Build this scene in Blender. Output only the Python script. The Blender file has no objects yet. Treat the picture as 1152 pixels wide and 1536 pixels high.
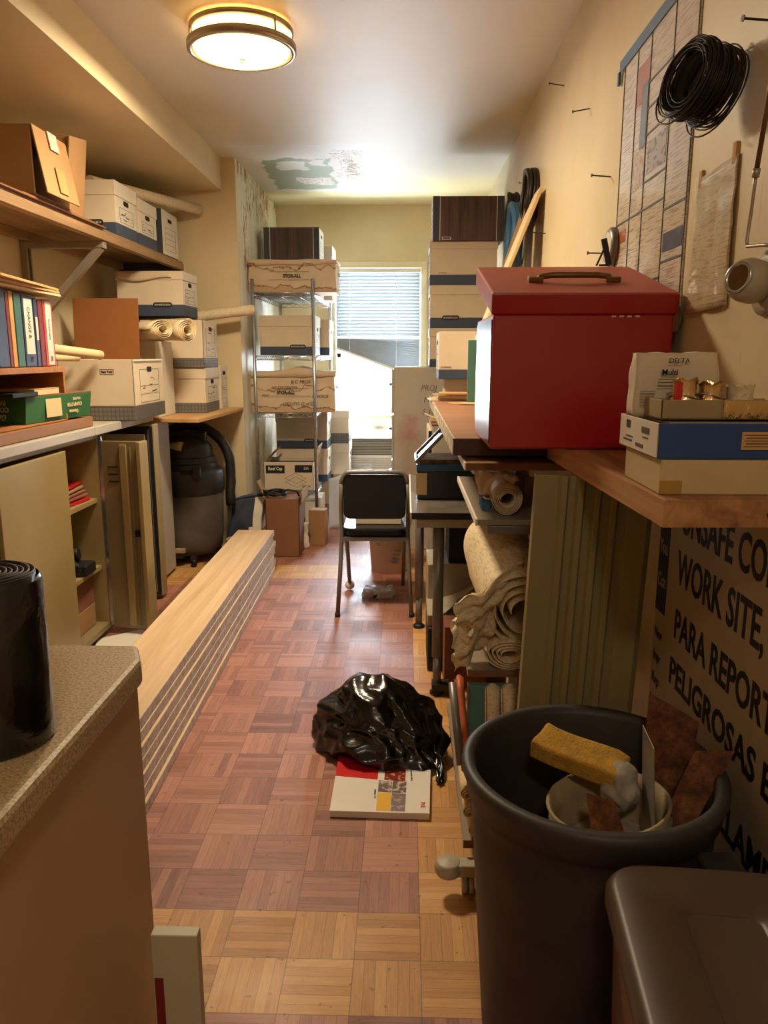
import bpy, bmesh, math, random
from mathutils import Vector, Matrix, noise
random.seed(7)
SC = bpy.context.scene
COL = SC.collection
R = math.radians

# ---------------------------------------------------------------- camera, world, lights, exposure
cam_d = bpy.data.cameras.new('camera'); cam = bpy.data.objects.new('camera', cam_d); COL.objects.link(cam)
cam_d.sensor_fit = 'VERTICAL'; cam_d.sensor_height = 24.0; cam_d.lens = 24.0 * 1154 / 1536
cam_d.clip_start = 0.02
cam.location = (0, 0, 1.35)
cam.rotation_euler = (R(90 - 11.51), 0, R(1.605))
SC.camera = cam
SC.view_settings.view_transform = 'Standard'; SC.view_settings.look = 'None'
SC.view_settings.gamma = 1.0; SC.view_settings.use_curve_mapping = False
SC.view_settings.exposure = 0.35
SC.cycles.max_bounces = 10; SC.cycles.diffuse_bounces = 6
SC.cycles.caustics_reflective = False; SC.cycles.caustics_refractive = False

def lin(c):
    if isinstance(c, str):
        c = c.lstrip('#'); c = [int(c[i:i+2], 16) / 255 for i in (0, 2, 4)]
        c = [x / 12.92 if x <= .04045 else ((x + .055) / 1.055) ** 2.4 for x in c]
    return (c[0], c[1], c[2], 1.0)

W = bpy.data.worlds.new('daylight'); SC.world = W; W.use_nodes = True
W.node_tree.nodes['Background'].inputs[0].default_value = (0.80, 0.90, 1.0, 1)
W.node_tree.nodes['Background'].inputs[1].default_value = 9.0

def area(name, loc, rot, sx, sy, power, color):
    d = bpy.data.lights.new(name, 'AREA'); d.shape = 'RECTANGLE'; d.size = sx; d.size_y = sy
    d.energy = power; d.color = color
    o = bpy.data.objects.new(name, d); COL.objects.link(o); o.location = loc; o.rotation_euler = rot
    return o
# daylight falling through the window (just outside the pane, facing the room)
area('window_daylight', (-.24, 7.60, 1.45), (R(-90), 0, 0), 1.5, 2.0, 620, (.74, .87, 1.0))
# the ceiling lamp's own light is in its builder
LAMP_POWER = 46; LAMP_COLOR = (1.0, .80, .54)
# added fill lamp, unseen behind the viewer, lifting the dark foreground
FILL_POWER = 12; FILL_COLOR = (1.0, .84, .66)

# ---------------------------------------------------------------- materials
MATS = {}
def new_mat(name):
    m = bpy.data.materials.new(name); m.use_nodes = True
    return m, m.node_tree, m.node_tree.nodes['Principled BSDF']
def coords(nt, scale=(1, 1, 1), rot=(0, 0, 0), kind='Object', loc=(0, 0, 0)):
    tc = nt.nodes.new('ShaderNodeTexCoord'); mp = nt.nodes.new('ShaderNodeMapping')
    mp.inputs['Scale'].default_value = scale; mp.inputs['Rotation'].default_value = rot; mp.inputs['Location'].default_value = loc
    nt.links.new(tc.outputs[kind], mp.inputs['Vector']); return mp.outputs['Vector']
def noise_node(nt, vec, scale, detail=4, rough=.55, dist=0):
    n = nt.nodes.new('ShaderNodeTexNoise'); n.inputs['Scale'].default_value = scale
    n.inputs['Detail'].default_value = detail; n.inputs['Roughness'].default_value = rough; n.inputs['Distortion'].default_value = dist
    nt.links.new(vec, n.inputs['Vector']); return n.outputs['Fac']
def ramp(nt, fac, stops):
    r = nt.nodes.new('ShaderNodeValToRGB'); e = r.color_ramp.elements
    while len(e) < len(stops): e.new(.5)
    for k, (p, c) in enumerate(stops): e[k].position = p; e[k].color = lin(c)
    nt.links.new(fac, r.inputs[0]); return r.outputs[0]
def mixc(nt, fac, a, b, mode='MIX'):
    m = nt.nodes.new('ShaderNodeMix'); m.data_type = 'RGBA'; m.blend_type = mode
    for s, v in ((0, fac), (6, a), (7, b)):
        if hasattr(v, 'node'): nt.links.new(v, m.inputs[s])
        else: m.inputs[s].default_value = v
    return m.outputs[2]
def math_n(nt, op, a, b=None, c=None, clamp=False):
    m = nt.nodes.new('ShaderNodeMath'); m.operation = op; m.use_clamp = clamp
    for i, v in enumerate((a, b, c)):
        if v is None: continue
        if hasattr(v, 'node'): nt.links.new(v, m.inputs[i])
        else: m.inputs[i].default_value = v
    return m.outputs[0]
def bump(nt, bsdf, h, strength=.2, dist=.01):
    b = nt.nodes.new('ShaderNodeBump'); b.inputs['Strength'].default_value = strength; b.inputs['Distance'].default_value = dist
    nt.links.new(h, b.inputs['Height']); nt.links.new(b.outputs[0], bsdf.inputs['Normal'])

def plain(name, color, rough=.6, metal=0., var=.10, vscale=9., bmp=0., coat=0., stretch=(1, 1, 1)):
    if name in MATS: return MATS[name]
    m, nt, b = new_mat(name)
    c = lin(color); v = coords(nt, stretch)
    f = noise_node(nt, v, vscale, 5)
    dark = tuple(x * (1 - var * 1.6) for x in c[:3]) + (1,); lite = tuple(min(1, x * (1 + var)) for x in c[:3]) + (1,)
    r = nt.nodes.new('ShaderNodeValToRGB'); r.color_ramp.elements[0].position = .3; r.color_ramp.elements[1].position = .7
    r.color_ramp.elements[0].color = dark; r.color_ramp.elements[1].color = lite
    nt.links.new(f, r.inputs[0]); nt.links.new(r.outputs[0], b.inputs['Base Color'])
    b.inputs['Roughness'].default_value = rough; b.inputs['Metallic'].default_value = metal
    if coat: b.inputs['Coat Weight'].default_value = coat; b.inputs['Coat Roughness'].default_value = .15
    if bmp: bump(nt, b, noise_node(nt, v, vscale * 6, 4), bmp, .004)
    MATS[name] = m; return m

def wood(name, c1, c2, axis=0, scale=1., rough=.55, coat=0., grain=40., bmp=.15):
    if name in MATS: return MATS[name]
    m, nt, b = new_mat(name)
    s = [grain] * 3; s[axis] = grain * .05
    v = coords(nt, tuple(s))
    f = noise_node(nt, v, scale, 6, .6, .6)
    v2 = coords(nt, tuple(x * .22 for x in s)); f2 = noise_node(nt, v2, scale, 3, .5, 1.2)
    ff = math_n(nt, 'ADD', math_n(nt, 'MULTIPLY', f, .55), math_n(nt, 'MULTIPLY', f2, .45))
    nt.links.new(ramp(nt, ff, [(.34, c2), (.62, c1)]), b.inputs['Base Color'])
    b.inputs['Roughness'].default_value = rough; b.inputs['Coat Weight'].default_value = coat
    if bmp: bump(nt, b, f, bmp, .003)
    MATS[name] = m; return m

def emis(name, color, strength):
    m, nt, b = new_mat(name)
    b.inputs['Emission Color'].default_value = lin(color); b.inputs['Emission Strength'].default_value = strength
    b.inputs['Base Color'].default_value = lin(color); MATS[name] = m; return m

def box_mask(nt, vec, lo, hi, ax=(0, 1), jag=.03, nscale=12., soft=.004):
    """1 inside a rectangle of world coordinates whose edges are broken up by noise"""
    sep = nt.nodes.new('ShaderNodeSeparateXYZ'); nt.links.new(vec, sep.inputs[0])
    n = noise_node(nt, vec, nscale, 6, .6)
    d = math_n(nt, 'MULTIPLY', math_n(nt, 'SUBTRACT', n, .5), jag * 4)
    out = None
    for k, a in enumerate(ax):
        s = sep.outputs[a]
        for sign, lim in ((1, lo[k]), (-1, hi[k])):
            t = math_n(nt, 'MULTIPLY', math_n(nt, 'SUBTRACT', s, lim), sign)
            t = math_n(nt, 'ADD', t, d)
            t = math_n(nt, 'MULTIPLY_ADD', t, 1 / soft, .5, clamp=True)
            out = t if out is None else math_n(nt, 'MULTIPLY', out, t)
    return out

def wall_mat():
    m, nt, b = new_mat('cream_wall_paint'); v = coords(nt)
    f = noise_node(nt, v, 2.2, 5); c = ramp(nt, f, [(.3, '#d0bf98'), (.7, '#ddcda9')])
    sc = noise_node(nt, coords(nt, (60, 60, 9)), 1.0, 2)
    c = mixc(nt, math_n(nt, 'MULTIPLY', math_n(nt, 'GREATER_THAN', sc, .74), .35), c, lin('#b39a70'))
    nt.links.new(c, b.inputs['Base Color']); b.inputs['Roughness'].default_value = .48
    bump(nt, b, noise_node(nt, v, 90, 3), .12, .002); return m
def ceiling_mat():
    m, nt, b = new_mat('ceiling_paint'); v = coords(nt)
    c = ramp(nt, noise_node(nt, v, 1.4, 4), [(.3, '#d3cab7'), (.7, '#dbd3c1')])
    # far end of the room carries the cream wall paint
    c = mixc(nt, box_mask(nt, v, (-1.4, 6.0), (.8, 7.4), jag=.03, nscale=2, soft=.3), c, lin('#dccfa2'))
    c = mixc(nt, box_mask(nt, v, (-1.13, 5.06), (-.20, 6.45), jag=.035, nscale=5, soft=.03), c, lin('#d9d4cc'))
    g = box_mask(nt, v, (-.99, 5.42), (-.53, 6.36), jag=.05, nscale=7, soft=.006)
    h1 = box_mask(nt, v, (-.88, 5.50), (-.70, 5.72), jag=.05, nscale=6, soft=.006)
    h2 = box_mask(nt, v, (-.66, 5.46), (-.56, 5.60), jag=.05, nscale=6, soft=.006)
    h3 = box_mask(nt, v, (-.80, 5.98), (-.56, 6.20), jag=.05, nscale=9, soft=.006)
    g = math_n(nt, 'MULTIPLY', g, math_n(nt, 'SUBTRACT', 1, math_n(nt, 'MAXIMUM', math_n(nt, 'MAXIMUM', h1, h2), h3)))
    c = mixc(nt, g, c, lin('#98a18b'))
    cr = noise_node(nt, v, 14, 6, .65, 1.5)
    crack = math_n(nt, 'LESS_THAN', math_n(nt, 'ABSOLUTE', math_n(nt, 'SUBTRACT', cr, .5)), .022)
    reg = math_n(nt, 'MAXIMUM', box_mask(nt, v, (-.47, 5.22), (-.31, 6.02), jag=.06, nscale=5, soft=.02), math_n(nt, 'MULTIPLY', h3, .7))
    core = box_mask(nt, v, (-.41, 5.42), (-.35, 5.9), jag=.05, nscale=22, soft=.01)
    k = math_n(nt, 'MAXIMUM', math_n(nt, 'MULTIPLY', crack, reg), math_n(nt, 'MULTIPLY', core, math_n(nt, 'GREATER_THAN', noise_node(nt, v, 30, 5), .48)))
    c = mixc(nt, k, c, lin('#8f7040'))
    nt.links.new(c, b.inputs['Base Color']); b.inputs['Roughness'].default_value = .55
    bump(nt, b, noise_node(nt, v, 60, 4), .15, .003); return m
def peel_mat():
    m, nt, b = new_mat('peeling_wall_paint'); v = coords(nt)
    streak = noise_node(nt, coords(nt, (6, 9, 1.1)), 1.0, 5)
    c = ramp(nt, streak, [(.30, '#cfc29a'), (.45, '#e0dac4'), (.7, '#ece8dc')])
    top = box_mask(nt, v, (5.75, 2.36), (6.62, 2.75), ax=(1, 2), jag=.10, nscale=5, soft=.05)
    edge = box_mask(nt, v, (5.0, 2.54), (7.2, 2.75), ax=(1, 2), jag=.03, nscale=9, soft=.02)
    mid = box_mask(nt, v, (5.55, 1.90), (5.72, 2.36), ax=(1, 2), jag=.04, nscale=9, soft=.02)
    f = noise_node(nt, coords(nt, (14, 14, 5)), 1.6, 7, .7)
    t = math_n(nt, 'MULTIPLY', math_n(nt, 'MAXIMUM', math_n(nt, 'MAXIMUM', top, mid), edge), math_n(nt, 'GREATER_THAN', f, .52))
    brown = ramp(nt, noise_node(nt, coords(nt, (30, 30, 9)), 1, 5), [(.35, '#7a5027'), (.52, '#b08a58'), (.66, '#d9c9a4')])
    c = mixc(nt, t, c, brown)
    nt.links.new(c, b.inputs['Base Color']); b.inputs['Roughness'].default_value = .6
    bump(nt, b, math_n(nt, 'ADD', math_n(nt, 'MULTIPLY', t, -1), math_n(nt, 'MULTIPLY', streak, .6)), .8, .012); return m
def floor_mat():
    T = .1523
    m, nt, b = new_mat('parquet'); v = coords(nt, (1 / T, 1 / T, 1), loc=(-.041 / T, -1.665 / T, 0))
    sep = nt.nodes.new('ShaderNodeSeparateXYZ'); nt.links.new(v, sep.inputs[0]); x, y = sep.outputs[0], sep.outputs[1]
    fx, fy = math_n(nt, 'FLOOR', x), math_n(nt, 'FLOOR', y)
    ux, uy = math_n(nt, 'SUBTRACT', x, fx), math_n(nt, 'SUBTRACT', y, fy)
    par = math_n(nt, 'FLOORED_MODULO', math_n(nt, 'ADD', fx, fy), 2.0)
    def sel(a, bb): # par ? a : b
        return math_n(nt, 'ADD', math_n(nt, 'MULTIPLY', par, a), math_n(nt, 'MULTIPLY', math_n(nt, 'SUBTRACT', 1, par), bb))
    across, along = sel(ux, uy), sel(uy, ux)
    s5 = math_n(nt, 'MULTIPLY', across, 6.0); fi = math_n(nt, 'FLOOR', s5); fr = math_n(nt, 'SUBTRACT', s5, fi)
    cmb = nt.nodes.new('ShaderNodeCombineXYZ'); nt.links.new(fx, cmb.inputs[0]); nt.links.new(fy, cmb.inputs[1]); nt.links.new(fi, cmb.inputs[2])
    wn = nt.nodes.new('ShaderNodeTexWhiteNoise'); nt.links.new(cmb.outputs[0], wn.inputs['Vector'])
    cmb2 = nt.nodes.new('ShaderNodeCombineXYZ'); nt.links.new(fx, cmb2.inputs[0]); nt.links.new(fy, cmb2.inputs[1])
    wt = nt.nodes.new('ShaderNodeTexWhiteNoise'); nt.links.new(cmb2.outputs[0], wt.inputs['Vector'])
    # grain along the finger
    g = nt.nodes.new('ShaderNodeCombineXYZ')
    nt.links.new(math_n(nt, 'MULTIPLY', across, 34.), g.inputs[0]); nt.links.new(math_n(nt, 'MULTIPLY', along, 2.2), g.inputs[1])
    nt.links.new(math_n(nt, 'MULTIPLY', wn.outputs['Value'], 40.), g.inputs[2])
    gr = noise_node(nt, g.outputs[0], 1.0, 5, .65)
    tone = math_n(nt, 'ADD', math_n(nt, 'MULTIPLY', wn.outputs['Value'], .30), math_n(nt, 'ADD', math_n(nt, 'MULTIPLY', wt.outputs['Value'], .25), math_n(nt, 'MULTIPLY', gr, .6)))
    red = ramp(nt, tone, [(.25, '#6e4336'), (.55, '#996553'), (.85, '#b37e68')])
    oak = ramp(nt, tone, [(.25, '#9c6a36'), (.55, '#bd8a4e'), (.85, '#d0a368')])
    band = math_n(nt, 'MULTIPLY', math_n(nt, 'LESS_THAN', fy, -.5), math_n(nt, 'GREATER_THAN', fy, -2.5))
    right = math_n(nt, 'MULTIPLY', math_n(nt, 'GREATER_THAN', fx, -.5), math_n(nt, 'GREATER_THAN', fy, -.5))
    far = math_n(nt, 'MULTIPLY', math_n(nt, 'LESS_THAN', math_n(nt, 'ABSOLUTE', math_n(nt, 'SUBTRACT', fy, 19.5)), .6), math_n(nt, 'LESS_THAN', fx, -3.5))
    left = math_n(nt, 'LESS_THAN', fx, -9.5)
    isoak = math_n(nt, 'MAXIMUM', math_n(nt, 'MAXIMUM', band, right), math_n(nt, 'MAXIMUM', far, math_n(nt, 'MULTIPLY', left, math_n(nt, 'GREATER_THAN', fy, 17.5))))
    c = mixc(nt, isoak, red, oak)
    # gaps
    def gap(t, w): return math_n(nt, 'GREATER_THAN', math_n(nt, 'ABSOLUTE', math_n(nt, 'SUBTRACT', t, .5)), .5 - w)
    gp = math_n(nt, 'MAXIMUM', math_n(nt, 'MULTIPLY', gap(fr, .03), .35), math_n(nt, 'MULTIPLY', math_n(nt, 'MAXIMUM', gap(ux, .008), gap(uy, .008)), .5))
    c = mixc(nt, gp, c, lin('#3a2013'))
    vv = coords(nt); dirt = noise_node(nt, vv, 5, 6)
    c = mixc(nt, math_n(nt, 'MULTIPLY', math_n(nt, 'GREATER_THAN', noise_node(nt, vv, 38, 3), .68), .5), c, lin('#4a2f1c'))
    nt.links.new(c, b.inputs['Base Color'])
    nt.links.new(math_n(nt, 'MULTIPLY_ADD', dirt, .35, .33), b.inputs['Roughness'])
    b.inputs['Specular IOR Level'].default_value = .5
    hh = math_n(nt, 'ADD', math_n(nt, 'MULTIPLY', gp, -1), math_n(nt, 'MULTIPLY', gr, .3))
    bump(nt, b, hh, .35, .0015); return m
def osb_mat():
    m, nt, b = new_mat('plank_edge'); v = coords(nt, (60, 40, 26))
    f = noise_node(nt, v, 1.0, 6, .75, .6)
    nt.links.new(ramp(nt, f, [(.36, '#b8afa2'), (.5, '#dcd5ca'), (.64, '#efeae2')]), b.inputs['Base Color'])  # edges paled so their colour carries the window light
    b.inputs['Roughness'].default_value = .8; return m
def stained_mat():
    m, nt, b = new_mat('water_stained_carton'); v = coords(nt)
    sep = nt.nodes.new('ShaderNodeSeparateXYZ'); nt.links.new(v, sep.inputs[0])
    n = noise_node(nt, v, 9, 5, .6); z = math_n(nt, 'ADD', sep.outputs[2], math_n(nt, 'MULTIPLY', math_n(nt, 'SUBTRACT', n, .5), .16))
    l1 = math_n(nt, 'LESS_THAN', math_n(nt, 'ABSOLUTE', math_n(nt, 'SUBTRACT', z, .175)), .0045)
    l2 = math_n(nt, 'LESS_THAN', math_n(nt, 'ABSOLUTE', math_n(nt, 'SUBTRACT', z, .035)), .0055)
    st = math_n(nt, 'MULTIPLY', math_n(nt, 'LESS_THAN', z, .035), .45)
    c = ramp(nt, noise_node(nt, v, 4, 3), [(.3, '#c9b294'), (.7, '#d8c6ab')])
    c = mixc(nt, st, c, lin('#a98258')); c = mixc(nt, math_n(nt, 'MULTIPLY', math_n(nt, 'MAXIMUM', l1, l2), .8), c, lin('#7c4f28'))
    nt.links.new(c, b.inputs['Base Color']); b.inputs['Roughness'].default_value = .8; return m
def rust_mat():
    m, nt, b = new_mat('rusty_steel'); v = coords(nt)
    nt.links.new(ramp(nt, noise_node(nt, v, 22, 8, .7), [(.35, '#3b2112'), (.5, '#6b3d1e'), (.62, '#8b5a30'), (.75, '#a9886a')]), b.inputs['Base Color'])
    b.inputs['Roughness'].default_value = .8; b.inputs['Metallic'].default_value = .2
    bump(nt, b, noise_node(nt, v, 60, 5), .6, .004); return m
def plaid_mat():
    m, nt, b = new_mat('grey_plaid_print'); v = coords(nt)
    sep = nt.nodes.new('ShaderNodeSeparateXYZ'); nt.links.new(v, sep.inputs[0])
    o = None
    for a in range(3):
        t = math_n(nt, 'FRACT', math_n(nt, 'MULTIPLY', sep.outputs[a], 48)); t = math_n(nt, 'LESS_THAN', t, .22)
        o = t if o is None else math_n(nt, 'MAXIMUM', o, t)
    nt.links.new(mixc(nt, o, lin('#6e6a66'), lin('#56524f')), b.inputs['Base Color']); b.inputs['Roughness'].default_value = .7; return m
def glass_mat(name, tint=(1, 1, 1, 1), gloss=.08):
    m = bpy.data.materials.new(name); m.use_nodes = True; nt = m.node_tree; nt.nodes.clear()
    o = nt.nodes.new('ShaderNodeOutputMaterial'); t = nt.nodes.new('ShaderNodeBsdfTransparent'); g = nt.nodes.new('ShaderNodeBsdfGlossy')
    t.inputs[0].default_value = tint; g.inputs['Roughness'].default_value = .1
    x = nt.nodes.new('ShaderNodeMixShader'); x.inputs[0].default_value = gloss
    nt.links.new(t.outputs[0], x.inputs[1]); nt.links.new(g.outputs[0], x.inputs[2]); nt.links.new(x.outputs[0], o.inputs[0]); return m
def print_mat(name, paper, ink, sx, sy, sz, amount=.5, rough=.6):
    """paper with rows of small illegible print"""
    m, nt, b = new_mat(name); v = coords(nt, (sx, sy, sz))
    f = noise_node(nt, v, 1.0, 2, .5)
    k = math_n(nt, 'MULTIPLY', math_n(nt, 'GREATER_THAN', f, .56), amount)
    nt.links.new(mixc(nt, k, lin(paper), lin(ink)), b.inputs['Base Color']); b.inputs['Roughness'].default_value = rough; return m
def foil_mat():
    m, nt, b = new_mat('foil'); b.inputs['Base Color'].default_value = lin('#d8b98a'); b.inputs['Metallic'].default_value = 1; b.inputs['Roughness'].default_value = .22
    bump(nt, b, noise_node(nt, coords(nt, (1, 1, .3)), 60, 4), .6, .006); return m
def bagplastic_mat():
    m, nt, b = new_mat('black_bag_plastic'); b.inputs['Base Color'].default_value = lin('#08080a'); b.inputs['Roughness'].default_value = .2
    b.inputs['Specular IOR Level'].default_value = .7
    bump(nt, b, noise_node(nt, coords(nt), 9, 4, .5, 1.2), .5, .012); return m
def counter_mat():
    m, nt, b = new_mat('speckled_countertop'); v = coords(nt)
    f = noise_node(nt, v, 260, 2); nt.links.new(ramp(nt, f, [(.35, '#8f7854'), (.5, '#b29a72'), (.66, '#c3af8a')]), b.inputs['Base Color'])
    b.inputs['Roughness'].default_value = .45; return m

M_wall, M_ceil, M_peel, M_floor = wall_mat(), ceiling_mat(), peel_mat(), floor_mat()
M_plank_edge, M_stain, M_rust, M_plaid = osb_mat(), stained_mat(), rust_mat(), plaid_mat()
M_foil, M_bag, M_counter = foil_mat(), bagplastic_mat(), counter_mat()
M_plank = wood('plank_top', '#dcc09a', '#bf9c72', axis=1, grain=26, rough=.6)
M_shelfw = wood('old_shelf_wood', '#ac8b63', '#735737', axis=1, grain=22, rough=.7)
M_bench = wood('bench_wood', '#a17347', '#7a5230', axis=1, grain=24, rough=.45)
M_fir = wood('rough_fir', '#b58454', '#6a4224', axis=1, grain=34, rough=.7, bmp=.4)
M_oakv = wood('bookcase_wood', '#b67a40', '#8d5526', axis=0, grain=22)
M_cbw = plain('white_carton', '#d4c5ad', .8, var=.05, vscale=5)
M_cbend = plain('white_carton_end', '#d9d2c6', .75, var=.04, vscale=5)  # carton ends whiter than the sides: window light put into the colour
M_kraft = plain('kraft_cardboard', '#a07a50', .85, var=.08, vscale=5)
M_kraftd = plain('brown_cardboard', '#80573a', .85, var=.06, vscale=4)
M_kraftred = plain('reddish_cardboard', '#84503a', .85, var=.08)
M_navy = plain('navy_print', '#39455c', .6, var=.05)
M_dgrey = plain('charcoal_print', '#3c3c42', .6, var=.05)
M_line = plain('printed_line', '#4b4643', .7, var=.02)
M_ink = plain('black_ink', '#15151a', .6, var=.02)
M_hole = plain('dark_hole', '#0d0c0b', .9, var=.0)
M_white = plain('white_paint', '#e4e0d6', .5, var=.03)
M_trim = plain('cream_trim_paint', '#e2d8b8', .45, var=.03)
M_tanmetal = plain('tan_enamel', '#9c8a5c', .38, var=.06, vscale=3)
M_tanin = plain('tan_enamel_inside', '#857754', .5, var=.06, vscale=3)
M_grey = plain('grey_enamel', '#b7b2aa', .35, var=.05, vscale=3)
M_steel = plain('chrome_wire', '#b9bdc2', .25, metal=.9, var=.04)
M_galv = plain('galvanised_bracket', '#a29a8c', .4, metal=.6, var=.1)
M_black = plain('black_rubber', '#121214', .55, var=.1)
M_vac = plain('dusty_grey_plastic', '#55504a', .7, var=.22, vscale=6)
M_vacd = plain('dark_dusty_plastic', '#211f20', .5, var=.3, vscale=14)
M_red = plain('red_enamel', '#a0121d', .3, var=.05, vscale=2, coat=.25)
M_redtop = plain('dusty_red_enamel', '#a8432f', .5, var=.1, vscale=3)
M_brass = plain('worn_brass', '#7a5c3a', .4, metal=.6, var=.15, vscale=30)
M_paper = print_mat('drawing_paper', '#dccbac', '#857052', 160, 60, 160, .28)
M_paper2 = print_mat('old_plan_paper', '#dccaa6', '#86704f', 60, 26, 230, .3)
M_cream = plain('cream_paper', '#dcc498', .75, var=.06)
M_fluted = plain('cream_vinyl', '#8d8058', .42, var=.03, vscale=2)
M_can = plain('dark_grey_can_plastic', '#37322e', .55, var=.22, vscale=9, bmp=.1)
M_lid = plain('brown_lid_plastic', '#4a3b2c', .42, var=.07, vscale=5)
M_sponge = plain('yellow_sponge', '#bf9236', .95, var=.16, vscale=30, bmp=.8)
M_grout = plain('dirty_pail_plastic', '#a08c68', .7, var=.2, vscale=18)
M_beige = plain('beige_plastic', '#a8a08c', .5, var=.05)
M_legmetal = plain('grey_leg_metal', '#76716c', .38, metal=.3, var=.04)
M_vinyl = plain('black_chair_vinyl', '#15171c', .35, var=.15)
M_blue = plain('blue_plastic', '#2f6596', .4, var=.08)
M_bluetape = plain('blue_masking_tape', '#4d719b', .6, var=.06)
M_wire = plain('black_wire', '#2a1f1a', .45, metal=.3, var=.2)
M_concrete = plain('plaster_dust', '#a39a8a', .9, var=.25, vscale=25)
M_teal = plain('teal_binder', '#4f7f78', .5, var=.05)
M_yellow = plain('yellow_print', '#d9a71f', .5, var=.04)
M_redprint = plain('red_print', '#c01818', .35, var=.03)

# ---------------------------------------------------------------- geometry helpers
class MB:
    def __init__(s): s.bm = bmesh.new(); s.mats = []
    def mi(s, m):
        if m not in s.mats: s.mats.append(m)
        return s.mats.index(m)
    def _set(s, faces, m):
        i = s.mi(m)
        for f in faces: f.material_index = i
    def box(s, x0, x1, y0, y1, z0, z1, m, T=None):
        co = [(x, y, z) for x in (x0, x1) for y in (y0, y1) for z in (z0, z1)]
        v = [s.bm.verts.new((T @ Vector(c)) if T else c) for c in co]
        fs = [s.bm.faces.new([v[i] for i in q]) for q in ((0, 1, 3, 2), (4, 6, 7, 5), (0, 4, 5, 1), (2, 3, 7, 6), (0, 2, 6, 4), (1, 5, 7, 3))]
        s._set(fs, m); return fs
    def hexa(s, P, m):
        """P: 4 bottom points then 4 top points, both counter-clockwise"""
        v = [s.bm.verts.new(p) for p in P]
        fs = [s.bm.faces.new([v[i] for i in q]) for q in ((3, 2, 1, 0), (4, 5, 6, 7), (0, 1, 5, 4), (1, 2, 6, 5), (2, 3, 7, 6), (3, 0, 4, 7))]
        s._set(fs, m); return fs
    def prism(s, pts, z0, z1, m, T=None):
        f = lambda p, z: (T @ Vector((p[0], p[1], z))) if T else Vector((p[0], p[1], z))
        a = [s.bm.verts.new(f(p, z0)) for p in pts]; b = [s.bm.verts.new(f(p, z1)) for p in pts]
        n = len(pts); fs = [s.bm.faces.new(a[::-1]), s.bm.faces.new(b)]
        fs += [s.bm.faces.new((a[i], a[(i + 1) % n], b[(i + 1) % n], b[i])) for i in range(n)]
        s._set(fs, m); return fs
    def lathe(s, prof, m, c=(0, 0, 0), seg=32, T=None, jit=0):
        rings = []
        for r, z in prof:
            ring = []
            for k in range(seg):
                a = 2 * math.pi * k / seg; rr = max(r, 1e-4)
                p = Vector((c[0] + rr * math.cos(a), c[1] + rr * math.sin(a), c[2] + z))
                ring.append(s.bm.verts.new((T @ p) if T else p))
            rings.append(ring)
        fs = []
        for a, b in zip(rings, rings[1:]):
            for k in range(seg): fs.append(s.bm.faces.new((a[k], a[(k + 1) % seg], b[(k + 1) % seg], b[k])))
        for f in fs: f.smooth = True
        s._set(fs, m); return fs
    def cyl(s, p0, p1, r0, m, r1=None, seg=16, cap=True):
        r1 = r0 if r1 is None else r1; p0, p1 = Vector(p0), Vector(p1); d = p1 - p0
        q = d.to_track_quat('Z', 'Y').to_matrix().to_4x4(); T = Matrix.Translation(p0) @ q
        prof = [(r0, 0), (r1, d.length)]
        if cap: prof = [(0, 0)] + prof + [(0, d.length)]
        fs = s.lathe(prof, m, seg=seg, T=T)
        if cap:
            for f in fs[:seg] + fs[-seg:]: f.smooth = False
        return fs
    def tube(s, pts, r, m, seg=8, close=False):
        pts = [Vector(p) for p in pts]; n = len(pts); rings = []; up = None
        for i, p in enumerate(pts):
            a = pts[i - 1] if (i > 0 or close) else p; b = pts[(i + 1) % n] if (i < n - 1 or close) else p
            d = (b - a).normalized()
            if up is None: up = d.orthogonal().normalized()
            up = (up - d * up.dot(d)).normalized(); side = d.cross(up)
            rr = r[i] if isinstance(r, (list, tuple)) else r
            rings.append([s.bm.verts.new(p + (up * math.cos(t) + side * math.sin(t)) * rr) for t in [2 * math.pi * k / seg for k in range(seg)]])
        fs = []
        for i in range(n if close else n - 1):
            a, b = rings[i], rings[(i + 1) % n]
            for k in range(seg): fs.append(s.bm.faces.new((a[k], a[(k + 1) % seg], b[(k + 1) % seg], b[k])))
        for f in fs: f.smooth = True
        if not close: fs += [s.bm.faces.new(rings[0][::-1]), s.bm.faces.new(rings[-1])]
        s._set(fs, m); return fs
    def sheet(s, fn, nu, nv, m, thick=.0, smooth=True):
        g = [[s.bm.verts.new(fn(i / nu, j / nv)) for j in range(nv + 1)] for i in range(nu + 1)]
        fs = [s.bm.faces.new((g[i][j], g[i + 1][j], g[i + 1][j + 1], g[i][j + 1])) for i in range(nu) for j in range(nv)]
        for f in fs: f.smooth = smooth
        s._set(fs, m)
        return fs
    def obj(s, name, parent=None, bevel=0., solid=0., sub=0, fixn=False):
        me = bpy.data.meshes.new(name)
        if fixn: bmesh.ops.recalc_face_normals(s.bm, faces=s.bm.faces)
        s.bm.to_mesh(me); s.bm.free()
        for m in s.mats: me.materials.append(m)
        o = bpy.data.objects.new(name, me); COL.objects.link(o)
        if parent: o.parent = parent
        if sub:
            md = o.modifiers.new('subdivision', 'SUBSURF'); md.levels = sub; md.render_levels = sub
        if solid:
            md = o.modifiers.new('thickness', 'SOLIDIFY'); md.thickness = solid; md.offset = 0
        if bevel:
            md = o.modifiers.new('bevel', 'BEVEL'); md.width = bevel; md.segments = 2; md.limit_method = 'ANGLE'; md.angle_limit = R(40)
        return o

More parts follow.
